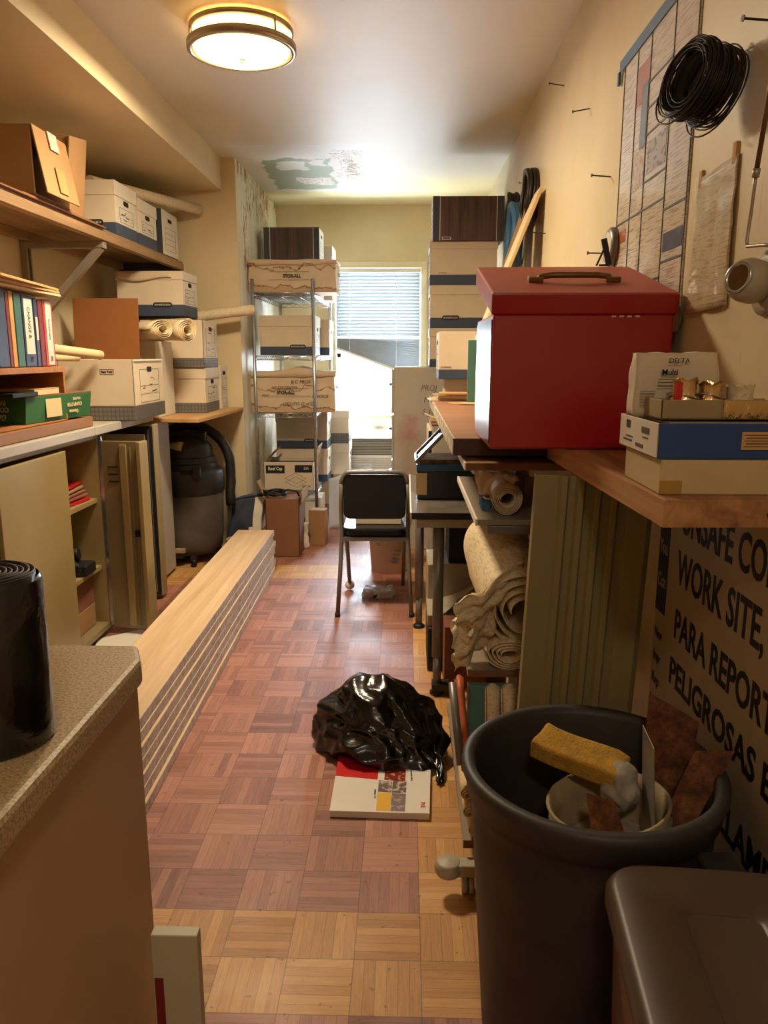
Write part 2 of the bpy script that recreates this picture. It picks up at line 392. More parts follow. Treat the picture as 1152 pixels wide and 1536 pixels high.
def tag(o, label, cat, group=None):
    o['label'] = label; o['category'] = cat
    if group: o['group'] = group
    return o
def thing(name, label, cat, loc=(0, 0, 0), rz=0, group=None):
    o = bpy.data.objects.new(name, None); COL.objects.link(o); o.location = loc; o.rotation_euler = (0, 0, rz)
    o.empty_display_size = .05
    return tag(o, label, cat, group)
def struct(o): o['kind'] = 'structure'; return o

FACE = {'-y': ((1, 0, 0), (0, 0, 1), (0, -1, 0)), '+x': ((0, 1, 0), (0, 0, 1), (1, 0, 0)),
        '-x': ((0, -1, 0), (0, 0, 1), (-1, 0, 0)), '+z': ((1, 0, 0), (0, 1, 0), (0, 0, 1))}
def face_T(face, o, roll=0):
    x, y, n = [Vector(q) for q in FACE[face]]
    M = Matrix((x, y, n)).transposed().to_4x4(); M.translation = Vector(o)
    return M @ Matrix.Rotation(roll, 4, 'Z')
def text(body, size, T, m, parent=None, name='lettering', bold=0., sx=1., align='CENTER', depth=.0006, shear=0, sy=1., vert='CENTER'):
    c = bpy.data.curves.new('lettering', 'FONT'); c.body = body; c.size = size; c.align_x = align; c.align_y = vert
    c.extrude = depth; c.offset = bold; c.shear = shear; c.resolution_u = 3
    t = bpy.data.objects.new('lettering_source', c); COL.objects.link(t)
    dg = bpy.context.evaluated_depsgraph_get()
    me = bpy.data.meshes.new_from_object(t.evaluated_get(dg)); bpy.data.objects.remove(t)
    me.transform(T @ Matrix.Diagonal((sx, sy, 1, 1))); me.materials.clear(); me.materials.append(m)
    o = bpy.data.objects.new(name, me); COL.objects.link(o)
    if parent: o.parent = parent
    return o
def lines(mb, T, rects, m, n=.0008):
    """flat printed marks in a face frame: (cx, cy, w, h)"""
    for cx, cy, w, h in rects: mb.box(cx - w / 2, cx + w / 2, cy - h / 2, cy + h / 2, 0, n, m, T)
def rrect(w, h, r, seg=5, cx=0, cy=0):
    out = []
    for sx, sy, a0 in ((1, 1, 0), (-1, 1, 90), (-1, -1, 180), (1, -1, 270)):
        for k in range(seg + 1):
            a = R(a0 + 90 * k / seg); out.append((cx + sx * (w / 2 - r) + r * math.cos(a), cy + sy * (h / 2 - r) + r * math.sin(a)))
    return out

# ---------------------------------------------------------------- the setting
XL, XR, YB, YF, H = -1.93, .64, 7.0, -1.7, 2.62
PY, PX = 5.37, -1.13         # the pier at the far end of the left wall
b = MB(); b.box(XL - .1, XR + .15, YF - .1, YB + .16, -.1, 0, M_floor); struct(b.obj('floor'))
b = MB(); b.box(XL - .1, XR + .15, YF - .1, YB + .16, H, H + .1, M_ceil); struct(b.obj('ceiling'))
b = MB(); b.box(XL - .1, XL, YF, PY, 0, H, M_wall); struct(b.obj('wall_left'))
b = MB(); fs = b.box(XL - .1, PX, PY, YB, 0, H, M_wall); b._set([fs[1]], M_peel); struct(b.obj('wall_pier'))
b = MB(); b.box(XL, -1.225, YF, PY, 2.416, H, M_wall); struct(b.obj('wall_soffit'))
b = MB(); b.box(XR, XR + .12, YF, 4.75, 0, H, M_wall); b.box(XR + .018, XR + .12, 4.75, YB, 0, H, M_wall); struct(b.obj('wall_right'))
b = MB(); b.box(XL - .1, XR + .12, YF - .1, YF, 0, H, M_wall); struct(b.obj('wall_front'))
WX0, WX1, WZ0, WZ1 = -.62, .125, .36, 2.095
b = MB()
b.box(PX - .1, WX0, YB, YB + .14, 0, H, M_wall); b.box(WX1, XR + .12, YB, YB + .14, 0, H, M_wall)
b.box(WX0, WX1, YB, YB + .14, WZ1, H, M_wall); b.box(WX0, WX1, YB, YB + .14, 0, WZ0, M_wall)
struct(b.obj('wall_back'))
# window: casing, sashes, pane
b = MB()
for x0, x1, z0, z1 in ((WX0 - .055, WX0, .30, WZ1), (WX1, WX1 + .055, .30, WZ1), (WX0 - .055, WX1 + .055, WZ1, WZ1 + .055)):
    b.box(x0, x1, YB - .022, YB, z0, z1, M_trim)
wcas = struct(b.obj('window_1', bevel=.004))
b = MB()
for x0, x1, z0, z1 in ((WX0, WX0 + .035, WZ0, WZ1), (WX1 - .035, WX1, WZ0, WZ1), (WX0, WX1, 2.06, WZ1), (WX0, WX1, 1.33, 1.37), (WX0, WX1, .83, .89)):
    b.box(x0, x1, YB + .06, YB + .10, z0, z1, M_white)
b.obj('window_frame', wcas, bevel=.003)
b = MB(); b.box(WX0 + .03, WX1 - .03, YB + .075, YB + .079, .89, 2.06, glass_mat('window_glass')); b.obj('pane', wcas)
b = MB(); b.box(WX0 - .07, WX1 + .07, YB - .05, YB + .06, .79, .825, M_white)
b.box(WX0, WX1, YB + .05, YB + .08, .64, .79, M_white); b.box(WX0, WX1, YB + .045, YB + .05, .70, .72, M_grey)
b.box(-.30, -.18, YB + .03, YB + .05, .66, .69, M_grey)
b.obj('window_sill', wcas, bevel=.003)
# masonry of the house opposite, seen washed out through the gap under the blind
b = MB(); b.box(-4, 3.5, 10.0, 10.2, -1, 1.9, plain('pale_siding', '#e9ecec', .8, var=.02))
for k in range(12): b.box(-4, 3.5, 9.97, 10.0, -.9 + k * .22, -.88 + k * .22, M_white)
tag(b.obj('neighbouring_wall'), 'pale neighbouring house wall outside the window, washed out by daylight', 'wall')

# air conditioner under the window
t = thing('air_conditioner', 'cream window air conditioner with horizontal grille below the blind', 'air conditioner', (-.25, 6.88, .33))
b = MB(); b.box(-.34, .34, -.10, .12, 0, .31, M_white); b.obj('housing', t, bevel=.012)
b = MB()
for k in range(9): b.box(-.31, .31, -.112, -.10, .165 + k * .014, .171 + k * .014, M_beige)
b.box(-.31, .31, -.104, -.099, .155, .295, M_dgrey); b.obj('air_grille', t)
b = MB()
for k in range(6): b.box(-.31, .31, -.108, -.10, .02 + k * .02, .03 + k * .02, M_grey)
b.obj('louvre_panel', t)

# blind: level slats, then slats fanning down to a slanted bottom rail
t = thing('window_blind', 'white venetian blind hanging slanted with fanned lower slats', 'blind', (-.2475, 6.965, 0))
M_slat, nt_, bs_ = new_mat('blind_slat'); bs_.inputs['Base Color'].default_value = lin('#8c9296'); bs_.inputs['Roughness'].default_value = .5
tr_ = nt_.nodes.new('ShaderNodeBsdfTranslucent'); tr_.inputs[0].default_value = lin('#d5dde2'); mx_ = nt_.nodes.new('ShaderNodeMixShader'); mx_.inputs[0].default_value = .011
nt_.links.new(bs_.outputs[0], mx_.inputs[1]); nt_.links.new(tr_.outputs[0], mx_.inputs[2]); nt_.links.new(mx_.outputs[0], nt_.nodes['Material Output'].inputs[0])
b = MB(); b.box(-.37, .37, -.02, .025, 2.055, 2.09, M_white); b.obj('head_rail', t)
b = MB(); z = 2.045; zs = []
while z > 1.50: zs.append((z, z)); z -= .0288
for k in range(15): zs.append((1.485 - k * .0042, 1.475 - k * .0215))
for zl, zr in zs:
    for dy0, dy1, dz0, dz1 in ((-.0065, -.002, .0145, .004), (-.002, .0065, .004, -.0145)):
        v = [b.bm.verts.new(p) for p in ((-.365, dy0, zl + dz0), (.365, dy0, zr + dz0), (.365, dy1, zr + dz1), (-.365, dy1, zl + dz1))]
        b._set([b.bm.faces.new(v)], M_slat)
b.obj('slats', t)
b = MB(); b.hexa([(-.37, -.013, 1.405), (.37, -.013, 1.135), (.37, .013, 1.135), (-.37, .013, 1.405), (-.37, -.013, 1.423), (.37, -.013, 1.153), (.37, .013, 1.153), (-.37, .013, 1.423)], M_white); b.obj('bottom_rail', t)
b = MB()
for x in (-.25, 0.16): b.cyl((x, -.016, 2.05), (x, -.016, 1.42 - (x + .37) * .36), .0015, M_white, seg=6)
b.obj('ladder_cords', t)

# ceiling lamp
t = thing('ceiling_light', 'glowing round flush ceiling lamp with two brushed nickel rings', 'lamp', (-.655, 3.33, 2.62))
M_nickel = plain('brushed_nickel', '#a89c8a', .3, metal=.8, var=.04)
b = MB(); b.lathe([(0, 0), (.17, 0), (.17, -.012), (0, -.012)], M_white, seg=48); b.obj('base_plate', t)
b = MB(); b.lathe([(.186, -.012), (.19, -.02), (.19, -.088), (.182, -.098), (.15, -.110), (.08, -.119), (0, -.122)], emis('lit_lamp_glass', '#ffcf80', 3.6), seg=48); b.obj('lamp_glass', t)
for r, z, h_ in ((.203, -.012, .014), (.214, -.070, .024)):
    b = MB(); b.lathe([(r - .012, z), (r, z), (r, z - h_), (r - .018, z - h_ - .004), (r - .018, z - h_), (r - .012, z)], M_nickel, seg=56); b.obj('metal_ring', t)
b = MB()
for a in (80, 200, 320):
    c_, s_ = math.cos(R(a)), math.sin(R(a)); b.cyl((.199 * c_, .199 * s_, -.01), (.202 * c_, .202 * s_, -.08), .004, M_nickel, seg=8)
b.obj('ring_posts', t)
b = MB(); b.lathe([(0, -.121), (.012, -.122), (.012, -.128), (.005, -.136), (0, -.137)], M_nickel, seg=16); b.obj('finial', t)
ld = bpy.data.lights.new('lamp_bulb', 'AREA'); ld.shape = 'DISK'; ld.size = .40; ld.energy = LAMP_POWER; ld.color = LAMP_COLOR; ld.spread = R(180)
lo = bpy.data.objects.new('lamp_bulb', ld); COL.objects.link(lo); lo.parent = t; lo.location = (0, 0, -.128)

t = thing('added_fill_light', 'added round fill lamp on the ceiling, unseen behind the viewer', 'lamp', (.10, -.75, 2.62))  # out-of-view lamp added only to brighten the near end
b = MB(); b.lathe([(0, 0), (.15, 0), (.15, -.02), (.14, -.03), (.0, -.03)], M_nickel, seg=32); b.obj('base_plate', t)
b = MB(); b.lathe([(.135, -.03), (.13, -.07), (.09, -.10), (0, -.11)], emis('fill_lamp_glass', '#ffdcae', 2.5), seg=32); b.obj('lamp_glass', t)
ld = bpy.data.lights.new('fill_bulb', 'AREA'); ld.shape = 'DISK'; ld.size = .28; ld.energy = FILL_POWER; ld.color = FILL_COLOR
lo = bpy.data.objects.new('fill_bulb', ld); COL.objects.link(lo); lo.parent = t; lo.location = (0, 0, -.12)

# ---------------------------------------------------------------- cartons
CARTON_N = 0
def carton(label, x0, x1, y0, y1, z, h, end=1, band='navy', bandh=.22, lid=.27, style='banker', group=None, rz=0, name='storage_box', side=True, cat='box', word=None, open_top=False, body=None, endmarks=True):
    """archive box: long side to the viewer (-y), labelled end to +x or -x"""
    L, Wd = x1 - x0, y1 - y0
    t = thing(name, label, cat, ((x0 + x1) / 2, (y0 + y1) / 2, z), rz, group)
    mb, me_, bm_ = body or M_cbw, M_cbend, {'navy': M_navy, 'plaid': M_plaid, 'grey': M_dgrey, 'none': body or M_cbw}[band]
    l2, w2 = L / 2 - (.005 if lid else 0), Wd / 2 - (.005 if lid else 0)
    zb = h * bandh; top = h - (.002 if lid else 0)
    b = MB()
    if band != 'none':
        fs = b.box(-l2, l2, -w2, w2, 0, zb, bm_)
    else: zb = 0
    if open_top:
        w = .006
        for a in ((-l2, l2, -w2, -w2 + w), (-l2, l2, w2 - w, w2), (-l2, -l2 + w, -w2, w2), (l2 - w, l2, -w2, w2)):
            b.box(a[0], a[1], a[2], a[3], zb, top, mb)
        b.box(-l2, l2, -w2, w2, zb, zb + .004, mb)
    else:
        fs = b.box(-l2, l2, -w2, w2, zb, top, mb)
        b._set([fs[1 if end > 0 else 0]], me_)
    b.obj('box_body', t, bevel=.0025)
    if lid:
        hl = h * lid
        b = MB(); fs = b.box(-L / 2, L / 2, -Wd / 2, Wd / 2, h - hl, h, mb); b._set([fs[1 if end > 0 else 0]], me_)
        b.obj('box_lid', t, bevel=.003)
    F = '+x' if end > 0 else '-x'; ex = end * (l2 + .0003); exl = end * (L / 2 + .0003)
    if endmarks:
        T = face_T(F, (ex, 0, 0)); b = MB(); ww = Wd * .62
        y0_, y1_ = zb + .012, (h * (1 - lid) if lid else h) - .05
        zc = (y0_ + y1_) / 2; hh = y1_ - y0_
        lines(b, T, [(0, y0_, ww, .0018), (0, y1_, ww, .0018), (0, zc, ww, .0015), (0, y0_ + hh * .25, ww, .001), (-ww / 2, zc, .0015, hh), (ww / 2, zc, .0015, hh)], M_line)
        for k in range(7): lines(b, T, [(random.uniform(-.4, .4) * ww, random.uniform(y0_ + .01, y1_ - .01), random.uniform(.01, .05), .004)], M_line)
        b.obj('end_label', t)
        b = MB(); T = face_T(F, (exl if lid else ex, 0, 0)); hz = h * (1 - lid) - .02 if lid else h - .05
        if lid: T = face_T(F, (ex, 0, 0))
        b.prism([(p[0], p[1] + hz) for p in rrect(.075, .026, .012)], 0, .0012, M_hole, T); b.obj('hand_hole', t)
    if side and word:
        T = face_T('-y', (0, -w2 - .0004, 0))
        if word == 'BANKERS BOX':
            b = MB(); b.prism([(p[0] + L * .18 * end, p[1] + zb) for p in rrect(.115, .030, .013)], 0, .001, M_ink, T); pl = b.obj('printed_badge', t)
            T2 = face_T('-y', (L * .18 * end, -w2 - .0016, zb)); text(word, .0155, T2, M_cbend, t, sx=.95)
        elif word == 'Easy Fold':
            b = MB(); zc = top * .80; xc = l2 * .30 * end
            lines(b, T, [(xc, zc - .012, .066, .0015), (xc, zc + .012, .066, .0015), (xc - .033, zc, .0015, .024), (xc + .033, zc, .0015, .024)], M_ink); b.obj('printed_badge', t)
            text(word, .0145, face_T('-y', (xc, -w2 - .0006, zc)), M_ink, t, bold=.0004)
        else:
            text(word, .012, face_T('-y', (-L * .3, -w2 - .0006, zb + .012)), M_line, t)
    return t
def woodbox(label, x0, x1, y0, y1, z, h, end=1, group=None, mark=False):
    L, Wd = (x1 - x0) / 2, (y1 - y0) / 2
    t = thing('storage_box', label, 'box', ((x0 + x1) / 2, (y0 + y1) / 2, z), 0, group)
    Mw = wood('dark_woodgrain_print', '#5f463e', '#35241f', axis=2, grain=60, rough=.6, bmp=0)
    b = MB(); fs = b.box(-L, L, -Wd, Wd, 0, h, Mw); b._set([fs[1 if end > 0 else 0]], M_cbend); b.obj('box_body', t, bevel=.003)
    T = face_T('-y', (0, -Wd - .0003, 0))
    for s in (-1, 1): b = MB(); lines(b, T, [(s * (L - .022), h / 2, .044, h)], M_dgrey); b.obj('corner_strip', t)
    b = MB(); T = face_T('-y', (0, -Wd - .0012, 0))
    for s in (-1, 1): b = MB(); lines(b, T, [(s * (L - .046), h / 2, .004, h)], M_cbend); b.obj('white_stripe', t)
    if mark: b = MB(); lines(b, T, [(-L + .09, .016, .06, .018)], M_cbend); lines(b, face_T('-y', (0, -Wd - .0022, 0)), [(-L + .09, .016, .05, .010)], M_dgrey); b.obj('maker_label', t)
    b = MB(); T = face_T('+x' if end > 0 else '-x', ((L + .0005) * end, 0, 0)); w = Wd * 1.3
    lines(b, T, [(0, h * f, w, .0015) for f in (.12, .25, .38, .5, .62)] + [(-w / 2, h * .37, .0015, h * .5), (w / 2, h * .37, .0015, h * .5)], M_line); lines(b, T, [(0, h * .8, .08, .022)], M_hole)
    b.obj('end_label', t); return t

# ---- upper left shelf with brackets
SZ = 1.965
t = thing('wall_shelf', 'long rough wooden shelf high on the left wall', 'shelf', (-1.71, 2.8, SZ))
b = MB(); b.box(-.215, .205, -2.2, 2.57, -.012, 0, M_shelfw); b.box(.205 - .035, .21, -2.2, 2.57, -.055, -.012, M_shelfw); b.box(-.21, -.175, -2.2, 2.57, -.055, -.012, M_shelfw)
b.obj('shelf_board', t, bevel=.003)
b = MB(); b.box(-.2, .2, 2.50, 2.56, -.065, -.013, M_dgrey); b.obj('end_cleat', t)
def bracket(y, label):
    t = thing('shelf_bracket', label, 'bracket', (XL, y, SZ - .056), 0, 'strut brackets under the long shelf')
    b = MB(); b.box(0, .022, -.028, .028, -.42, 0, M_galv); b.box(.022, .034, -.028, -.016, -.42, 0, M_galv); b.box(.022, .034, .016, .028, -.42, 0, M_galv); b.obj('wall_channel', t, bevel=.002)
    b = MB(); b.box(.0, .42, -.024, .024, -.034, 0, M_galv); b.obj('shelf_arm', t, bevel=.002)
    b = MB(); T = Matrix.Translation((.035, 0, -.40)) @ Matrix.Rotation(-math.atan2(.37, .36), 4, 'Y'); b.box(0, .52, -.02, .02, -.018, .018, M_galv, T); b.box(0, .52, -.026, -.02, -.018, -.010, M_galv, T); b.obj('diagonal_strut', t, bevel=.002)
bracket(4.0, 'metal strut bracket holding the far half of the high left shelf')
bracket(2.95, 'metal strut bracket at the left picture edge under the high shelf')
carton('white file box on the high shelf, nearest of its three labelled boxes', -1.92, -1.51, 4.19, 4.52, SZ, .275, band='navy', bandh=.24, word='BANKERS BOX', group='file boxes on the high shelf')
carton('white file box in the middle of the high shelf boxes', -1.92, -1.51, 4.54, 4.87, SZ, .255, band='navy', bandh=.26, group='file boxes on the high shelf')
woodbox('dark wood-print file box at the far end of the high shelf', -1.90, -1.50, 4.93, 5.26, SZ, .265, group='file boxes on the high shelf')
b = MB(); b.cyl((-1.72, 4.4, 2.275), (-1.36, 5.30, 2.285), .032, M_paper, seg=20); tag(b.obj('rolled_drawing'), 'rolled white drawing lying on top of the high shelf boxes', 'paper roll')
b = MB(); b.cyl((-1.88, 4.3, 2.285), (-1.82, 5.30, 2.285), .04, M_cream, seg=20); tag(b.obj('rolled_drawing'), 'long roll behind the high shelf boxes against the wall', 'paper roll')
# opened shipping carton near the picture edge
t = thing('shipping_carton', 'opened brown shipping carton with hanging flaps on the high shelf', 'box', (-1.70, 3.42, SZ))
b = MB(); w = .008; A, B_ = .205, .17
for a in ((-A, A, -B_, -B_ + w), (-A, A, B_ - w, B_), (-A, -A + w, -B_, B_)): b.box(a[0], a[1], a[2], a[3], .02, .285, M_kraft)
b.box(-A, A, -B_, B_, .02, .028, M_kraft); b.box(-A, A, -B_, B_, .277, .285, M_kraft)
b.obj('box_body', t, bevel=.004)
b = MB(); T = Matrix.Translation((A, 0, .285)) @ Matrix.Rotation(R(-10), 4, 'Y'); b.box(0, .007, -B_ + .0, B_ - .03, -.262, 0, M_kraft, T); b.obj('box_flap', t, bevel=.002)
b = MB(); T = Matrix.Translation((A + .004, -.02, .285)) @ Matrix.Rotation(R(-10), 4, 'Y'); b.box(.007, .011, -.03, .05, -.07, .002, plain('clear_tape', '#c9bfae', .15, var=.2, vscale=40), T)
b.obj('packing_tape', t)
b = MB(); b.box(.007, .010, -.03, .05, -.24, -.14, plain('brown_tape', '#b98a55', .4), T); b.obj('packing_tape', t)
b = MB(); T = Matrix.Translation((.06, .22, .01)) @ Matrix.Rotation(R(10), 4, 'Y') @ Matrix.Rotation(R(8), 4, 'X'); b.box(-.20, .10, .0, .008, 0, .345, M_kraft, T); b.box(.10, .108, -.01, .17, .01, .345, M_kraft, Matrix.Translation((0, 0, 0)) @ T); b.obj('box_flap', t, bevel=.002)
b = MB(); b.box(-.22, .205, -.28, .4, .006, .012, M_kraftd); b.box(-.2, .212, -1.2, .55, .0, .006, M_kraftd); b.box(-A, A, -B_, B_, .012, .02, M_kraftd); b.obj('cardboard_sheet', t)

# ---- cabinets on the left
# low metal locker cabinet, doors open
t = thing('metal_cabinet', 'tan two-door metal cabinet with open right door under the worktop', 'cabinet', (-1.455, 3.21, 0))
D = -.47
b = MB()
b.box(D, 0, -1.0, -.97, .03, .975, M_tanmetal); b.box(D, 0, .37, .39, .03, .975, M_tanmetal); b.box(D, D + .01, -1, .39, .03, .975, M_tanin)
b.box(D, 0, -1, .39, .03, .06, M_tanin); b.box(D, 0, -1, .39, .965, .985, M_tanmetal)
b.obj('cabinet_body', t, bevel=.003)
for z in (.66, .33):
    b = MB(); b.box(D + .01, -.02, -.97, .37, z, z + .02, M_tanmetal); b.obj('cabinet_shelf', t)
b = MB(); b.box(.0, .018, -.60, -.01, .05, .955, M_tanmetal, Matrix.Rotation(R(1.5), 4, 'Z')); b.obj('door', t, bevel=.003)
b = MB(); b.box(.005, .02, .368, .385, .04, .975, M_steel); b.obj('hinge_rod', t)
dr = MB(); T = Matrix.Translation((.01, .375, 0)) @ Matrix.Rotation(R(-33), 4, 'Z')
# opened door: inner face to the viewer, width along +x
T = Matrix.Translation((.012, .37, 0)) @ Matrix.Rotation(R(-8), 4, 'Z')
dr.box(0, .205, .0, .014, .035, .955, M_tanin, T); dr.box(.192, .212, -.022, .06, .035, .955, M_tanmetal, T); dr.box(.10, .135, -.010, .0, .05, .94, M_tanmetal, T); dr.box(.150, .155, -.006, .0, .05, .93, M_tanin, T)
door = dr.obj('door', t, bevel=.002)
b = MB()
for k in range(3): b.box(.035, .085, -.003, .001, .83 - k * .035, .836 - k * .035, M_hole, T)
b.obj('vent_slots', door)
b = MB(); b.box(.158, .178, -.014, 0, .50, .53, M_hole, T); b.obj('door_latch', door)
# contents
for k, (dz, c) in enumerate((('.682', M_redprint), ('.70', M_kraftred), ('.715', M_kraftred), ('.733', M_kraft), ('.752', M_redprint))):
    b = MB(); b.box(-.33, 0, -.15, .15, 0, .012, c); o = b.obj('file_folder', bevel=.003); o.location = (-1.50 - .006 * k, 3.39 + .01 * k, float(dz)); o.rotation_euler = (0, 0, R(k * 3 - 5))
    tag(o, ['bottom red folder on the upper cabinet shelf', 'second folder up in the metal cabinet pile', 'middle brown folder in the metal cabinet pile', 'manila folder near the top of the cabinet pile', 'topmost red folder in the open metal cabinet'][k], 'folder', 'folders in the metal cabinet')
b = MB(); b.box(-.16, .16, -.06, .06, 0, .05, M_black); b.cyl((-.1, 0, .06), (.1, .02, .09), .03, M_black); b.cyl((.05, 0, .06), (.14, -.05, .02), .02, M_vacd); o = b.obj('hand_tool', bevel=.006); o.location = (-1.62, 3.42, .352); tag(o, 'black power tool on the lower shelf of the open cabinet', 'tool')
b = MB(); b.box(-.15, .15, -.14, .14, 0, .15, M_kraftred); o = b.obj('small_carton', bevel=.003); o.location = (-1.66, 3.41, .062 + .112); tag(o, 'dark red carton stacked inside the open metal cabinet', 'box')
b = MB(); b.box(-.15, .15, -.14, .14, 0, .11, M_kraft); o = b.obj('small_carton', bevel=.003); o.location = (-1.66, 3.41, .062); tag(o, 'tan carton on the floor of the open metal cabinet', 'box')
b = MB(); b.prism([(-.05, -.18), (.22, .0), (.05, .24), (-.12, .1)], 0, .004, M_cbend); o = b.obj('paper_sheet'); o.location = (-1.36, 3.38, .004); tag(o, 'loose white sheet on the floor by the open cabinet door', 'paper')
# tall door with black gasket behind it
t = thing('small_refrigerator', 'small refrigerator with open door and black gasket beyond the tan cabinet', 'refrigerator', (-1.36, 4.12, 0))
b = MB(); b.box(-.55, -.10, .10, .60, .02, .968, M_grey); b.obj('refrigerator_body', t, bevel=.01)
b = MB(); b.box(-.46, .0, .0, .085, .02, .985, M_tanmetal); fd = b.obj('door', t, bevel=.006)
b = MB(); b.box(-.455, -.005, -.012, .0, .03, .975, M_black); b.obj('gasket', fd, bevel=.003)
b = MB(); b.box(-.41, -.042, -.020, -.012, .10, .935, M_beige); b.obj('door_liner', fd, bevel=.004)
b = MB(); b.box(-.40, -.045, -.024, -.020, .16, .40, M_black); b.box(-.03, -.024, -.016, -.012, .05, .96, M_steel); b.obj('door_rack', fd)
# worktop
t = thing('worktop', 'long worktop with a thick wooden board and a dented metal lip on the left cabinets', 'worktop', (-1.66, 3.2, .992))
b = MB(); b.box(-.26, .225, -2.3, 1.12, 0, .036, M_beige); b.obj('metal_top', t, bevel=.004)
b = MB(); b.box(-.26, .212, -2.3, .34, .037, .082, M_bench); b.obj('wood_board', t, bevel=.004)
for y0, y1 in ((-2.3, .29), (.293, 1.12)):
    b = MB(); b.box(.225, .237, y0, y1, -.004, .036, M_grey); b.obj('metal_lip', t, bevel=.004)
# bookcase on the worktop
t = thing('desk_bookcase', 'small open wooden bookcase full of binders at the left edge', 'bookcase', (-1.60, 3.10, 1.0755))
Mk = M_oakv
b = MB(); b.box(-.30, .14, -.60, -.585, .0, .54, Mk); b.box(-.30, .14, .19, .205, 0, .228, Mk); b.box(-.30, -.285, -.60, .2, 0, .54, Mk)
b.box(-.30, .15, -.60, .19, .205, .228, Mk); b.box(-.30, .14, -.60, .2, 0, .006, Mk); b.obj('bookcase_frame', t, bevel=.002)

# binders on the bookcase shelf (spines face the aisle)
def binder(name, label, y0, y1, h, c, lab=None, tilt=0, mark=None, x=-1.475, z=1.305, roll=0):
    w = y1 - y0
    t = thing(name, label, 'binder', (x, (y0 + y1) / 2, z), tilt, 'binders in the bookcase')
    b = MB(); b.box(-.25, .0, -w / 2, w / 2, 0, h, c); b.obj('cover', t, bevel=.004)
    b = MB(); b.box(-.24, -.004, -w / 2 + .003, w / 2 - .003, .004, h + .001, M_cream); b.obj('pages', t)
    if lab:
        b = MB(); zl, hl, wl = lab; lines(b, face_T('+x', (.0004, 0, 0)), [(0, zl, w * wl, hl)], M_cbend); b.obj('spine_label', t)
    if mark:
        for (s, zz, sz, rot) in mark: text(s, sz, face_T('+x', (.0018, 0, zz), R(rot)), M_line, t, 'spine_lettering', sx=.8)
    return t
M_gn = plain('green_binder', '#356253', .5, var=.05); M_nv = plain('navy_binder', '#2e3a58', .45, var=.05); M_maroon = plain('maroon_binder', '#74201b', .5, var=.05)
M_orange = plain('orange_red_binder', '#b3391d', .45, var=.05); M_manila = plain('manila_folder', '#c69a62', .8, var=.06)
binder('ring_binder', 'teal binder with white label at the left picture edge', 2.745, 2.80, .285, M_teal, (.17, .09, .5))
binder('ring_binder', 'navy binder with clear spine pocket, second from the left edge', 2.805, 2.885, .28, M_nv); 
binder('ring_binder', 'thin maroon binder beside the navy one', 2.888, 2.91, .275, M_maroon)
binder('manila_folder', 'upright tan folder between maroon and green binders', 2.914, 2.945, .28, M_manila)
binder('ring_binder', 'green binder between the tan folder and the blue binder', 2.95, 3.005, .275, M_gn)
binder('ring_binder', 'blue binder with large handwritten white spine label', 3.01, 3.10, .275, M_nv, (.155, .21, .75), mark=[('CHANGE ORDERS', .024, .024, -90)] and [('CHANGE &', .17, .03, -90), ('19', .028, .03, 0)])
binder('ring_binder', 'thin navy binder with short label left of the red binders', 3.105, 3.135, .268, M_nv, (.15, .09, .6))
binder('ring_binder', 'dark red binder next to the numbered orange-red one', 3.14, 3.18, .265, M_maroon)
binder('ring_binder', 'orange-red binder with tan label numbered 20', 3.183, 3.27, .268, M_orange, (.135, .255, .6), mark=[('20', .03, .032, 0), ('Plumbing & Heating', .15, .013, -90)])
for k in range(3):
    b = MB(); b.box(-.15, .15, -.27, .27, 0, .010, M_manila if k else M_cream); o = b.obj('manila_folder', bevel=.002); o.location = (-1.60 + .012 * k, 3.02 - .01 * k, 1.594 + k * .0115); o.rotation_euler = (R(-1.2), 0, R(3 * k - 2))
    tag(o, ['cream folder lying lowest on top of the binder row', 'middle tan folder lying on the binder row', 'top tan folder lying on the binder row'][k], 'folder', 'folders lying on the binders')
# green computer paper carton, printed upside down
t = thing('paper_carton', 'green computer paper carton with upside-down lettering under the binders', 'box', (-1.60, 3.02, 1.0825), R(-8))
M_green = plain('green_print', '#2f6b3a', .55, var=.05)
b = MB(); b.hexa([(-.17, -.02, 0), (.115, -.02, 0), (.085, .50, 0), (-.2, .50, 0), (-.19, -.02, .105), (.125, -.02, .105), (.10, .50, .105), (-.2, .50, .105)], M_green); b.obj('box_body', t, bevel=.002)
b = MB(); b.prism([(-.19, -.02), (.125, -.02), (.10, .5), (-.2, .5)], .1052, .109, M_kraftd); b.obj('box_top', t)
M_gt = plain('pale_print', '#d8c79a', .6, var=.03)
text('COMPUTER', .026, face_T('-y', (-.02, -.0206, .058), R(180)), M_gt, t, bold=.0006); text('PAPER', .026, face_T('-y', (.0, -.0206, .084), R(180)), M_gt, t, bold=.0006); text('Gamma', .03, face_T('-y', (-.01, -.0206, .028), R(180)), M_gt, t, shear=.3, bold=.0006)
T = Matrix.Translation((.122, 0, 0)) @ Matrix.Rotation(R(3), 4, 'Z')
b = MB(); lines(b, T @ face_T('+x', (.0015, .18, 0)), [(0, .055, .12, .075)], M_gt); b.obj('paper_label', t)
for s, z, y in (('PAPER', .086, .41), ('COMPUTER', .06, .39), ('Gamma', .03, .38)): text(s, .022, T @ face_T('+x', (.0015, y - .04, z), R(180)), M_gt, t, bold=.0004, sx=1.1)
b = MB(); b.box(-.14, .14, -.10, .10, 0, .016, M_black); o = b.obj('notebook', bevel=.002); o.location = (-1.60, 2.95, 1.193); tag(o, 'black notebook lying on the green carton', 'book')
b = MB(); b.box(-.13, .13, -.11, .11, .0, .022, M_cream); b.box(-.131, .131, -.111, .111, .022, .025, M_manila); o = b.obj('paper_block', bevel=.001); o.location = (-1.60, 3.15, 1.193); tag(o, 'thick tan paper block lying at the right of the green carton', 'book')

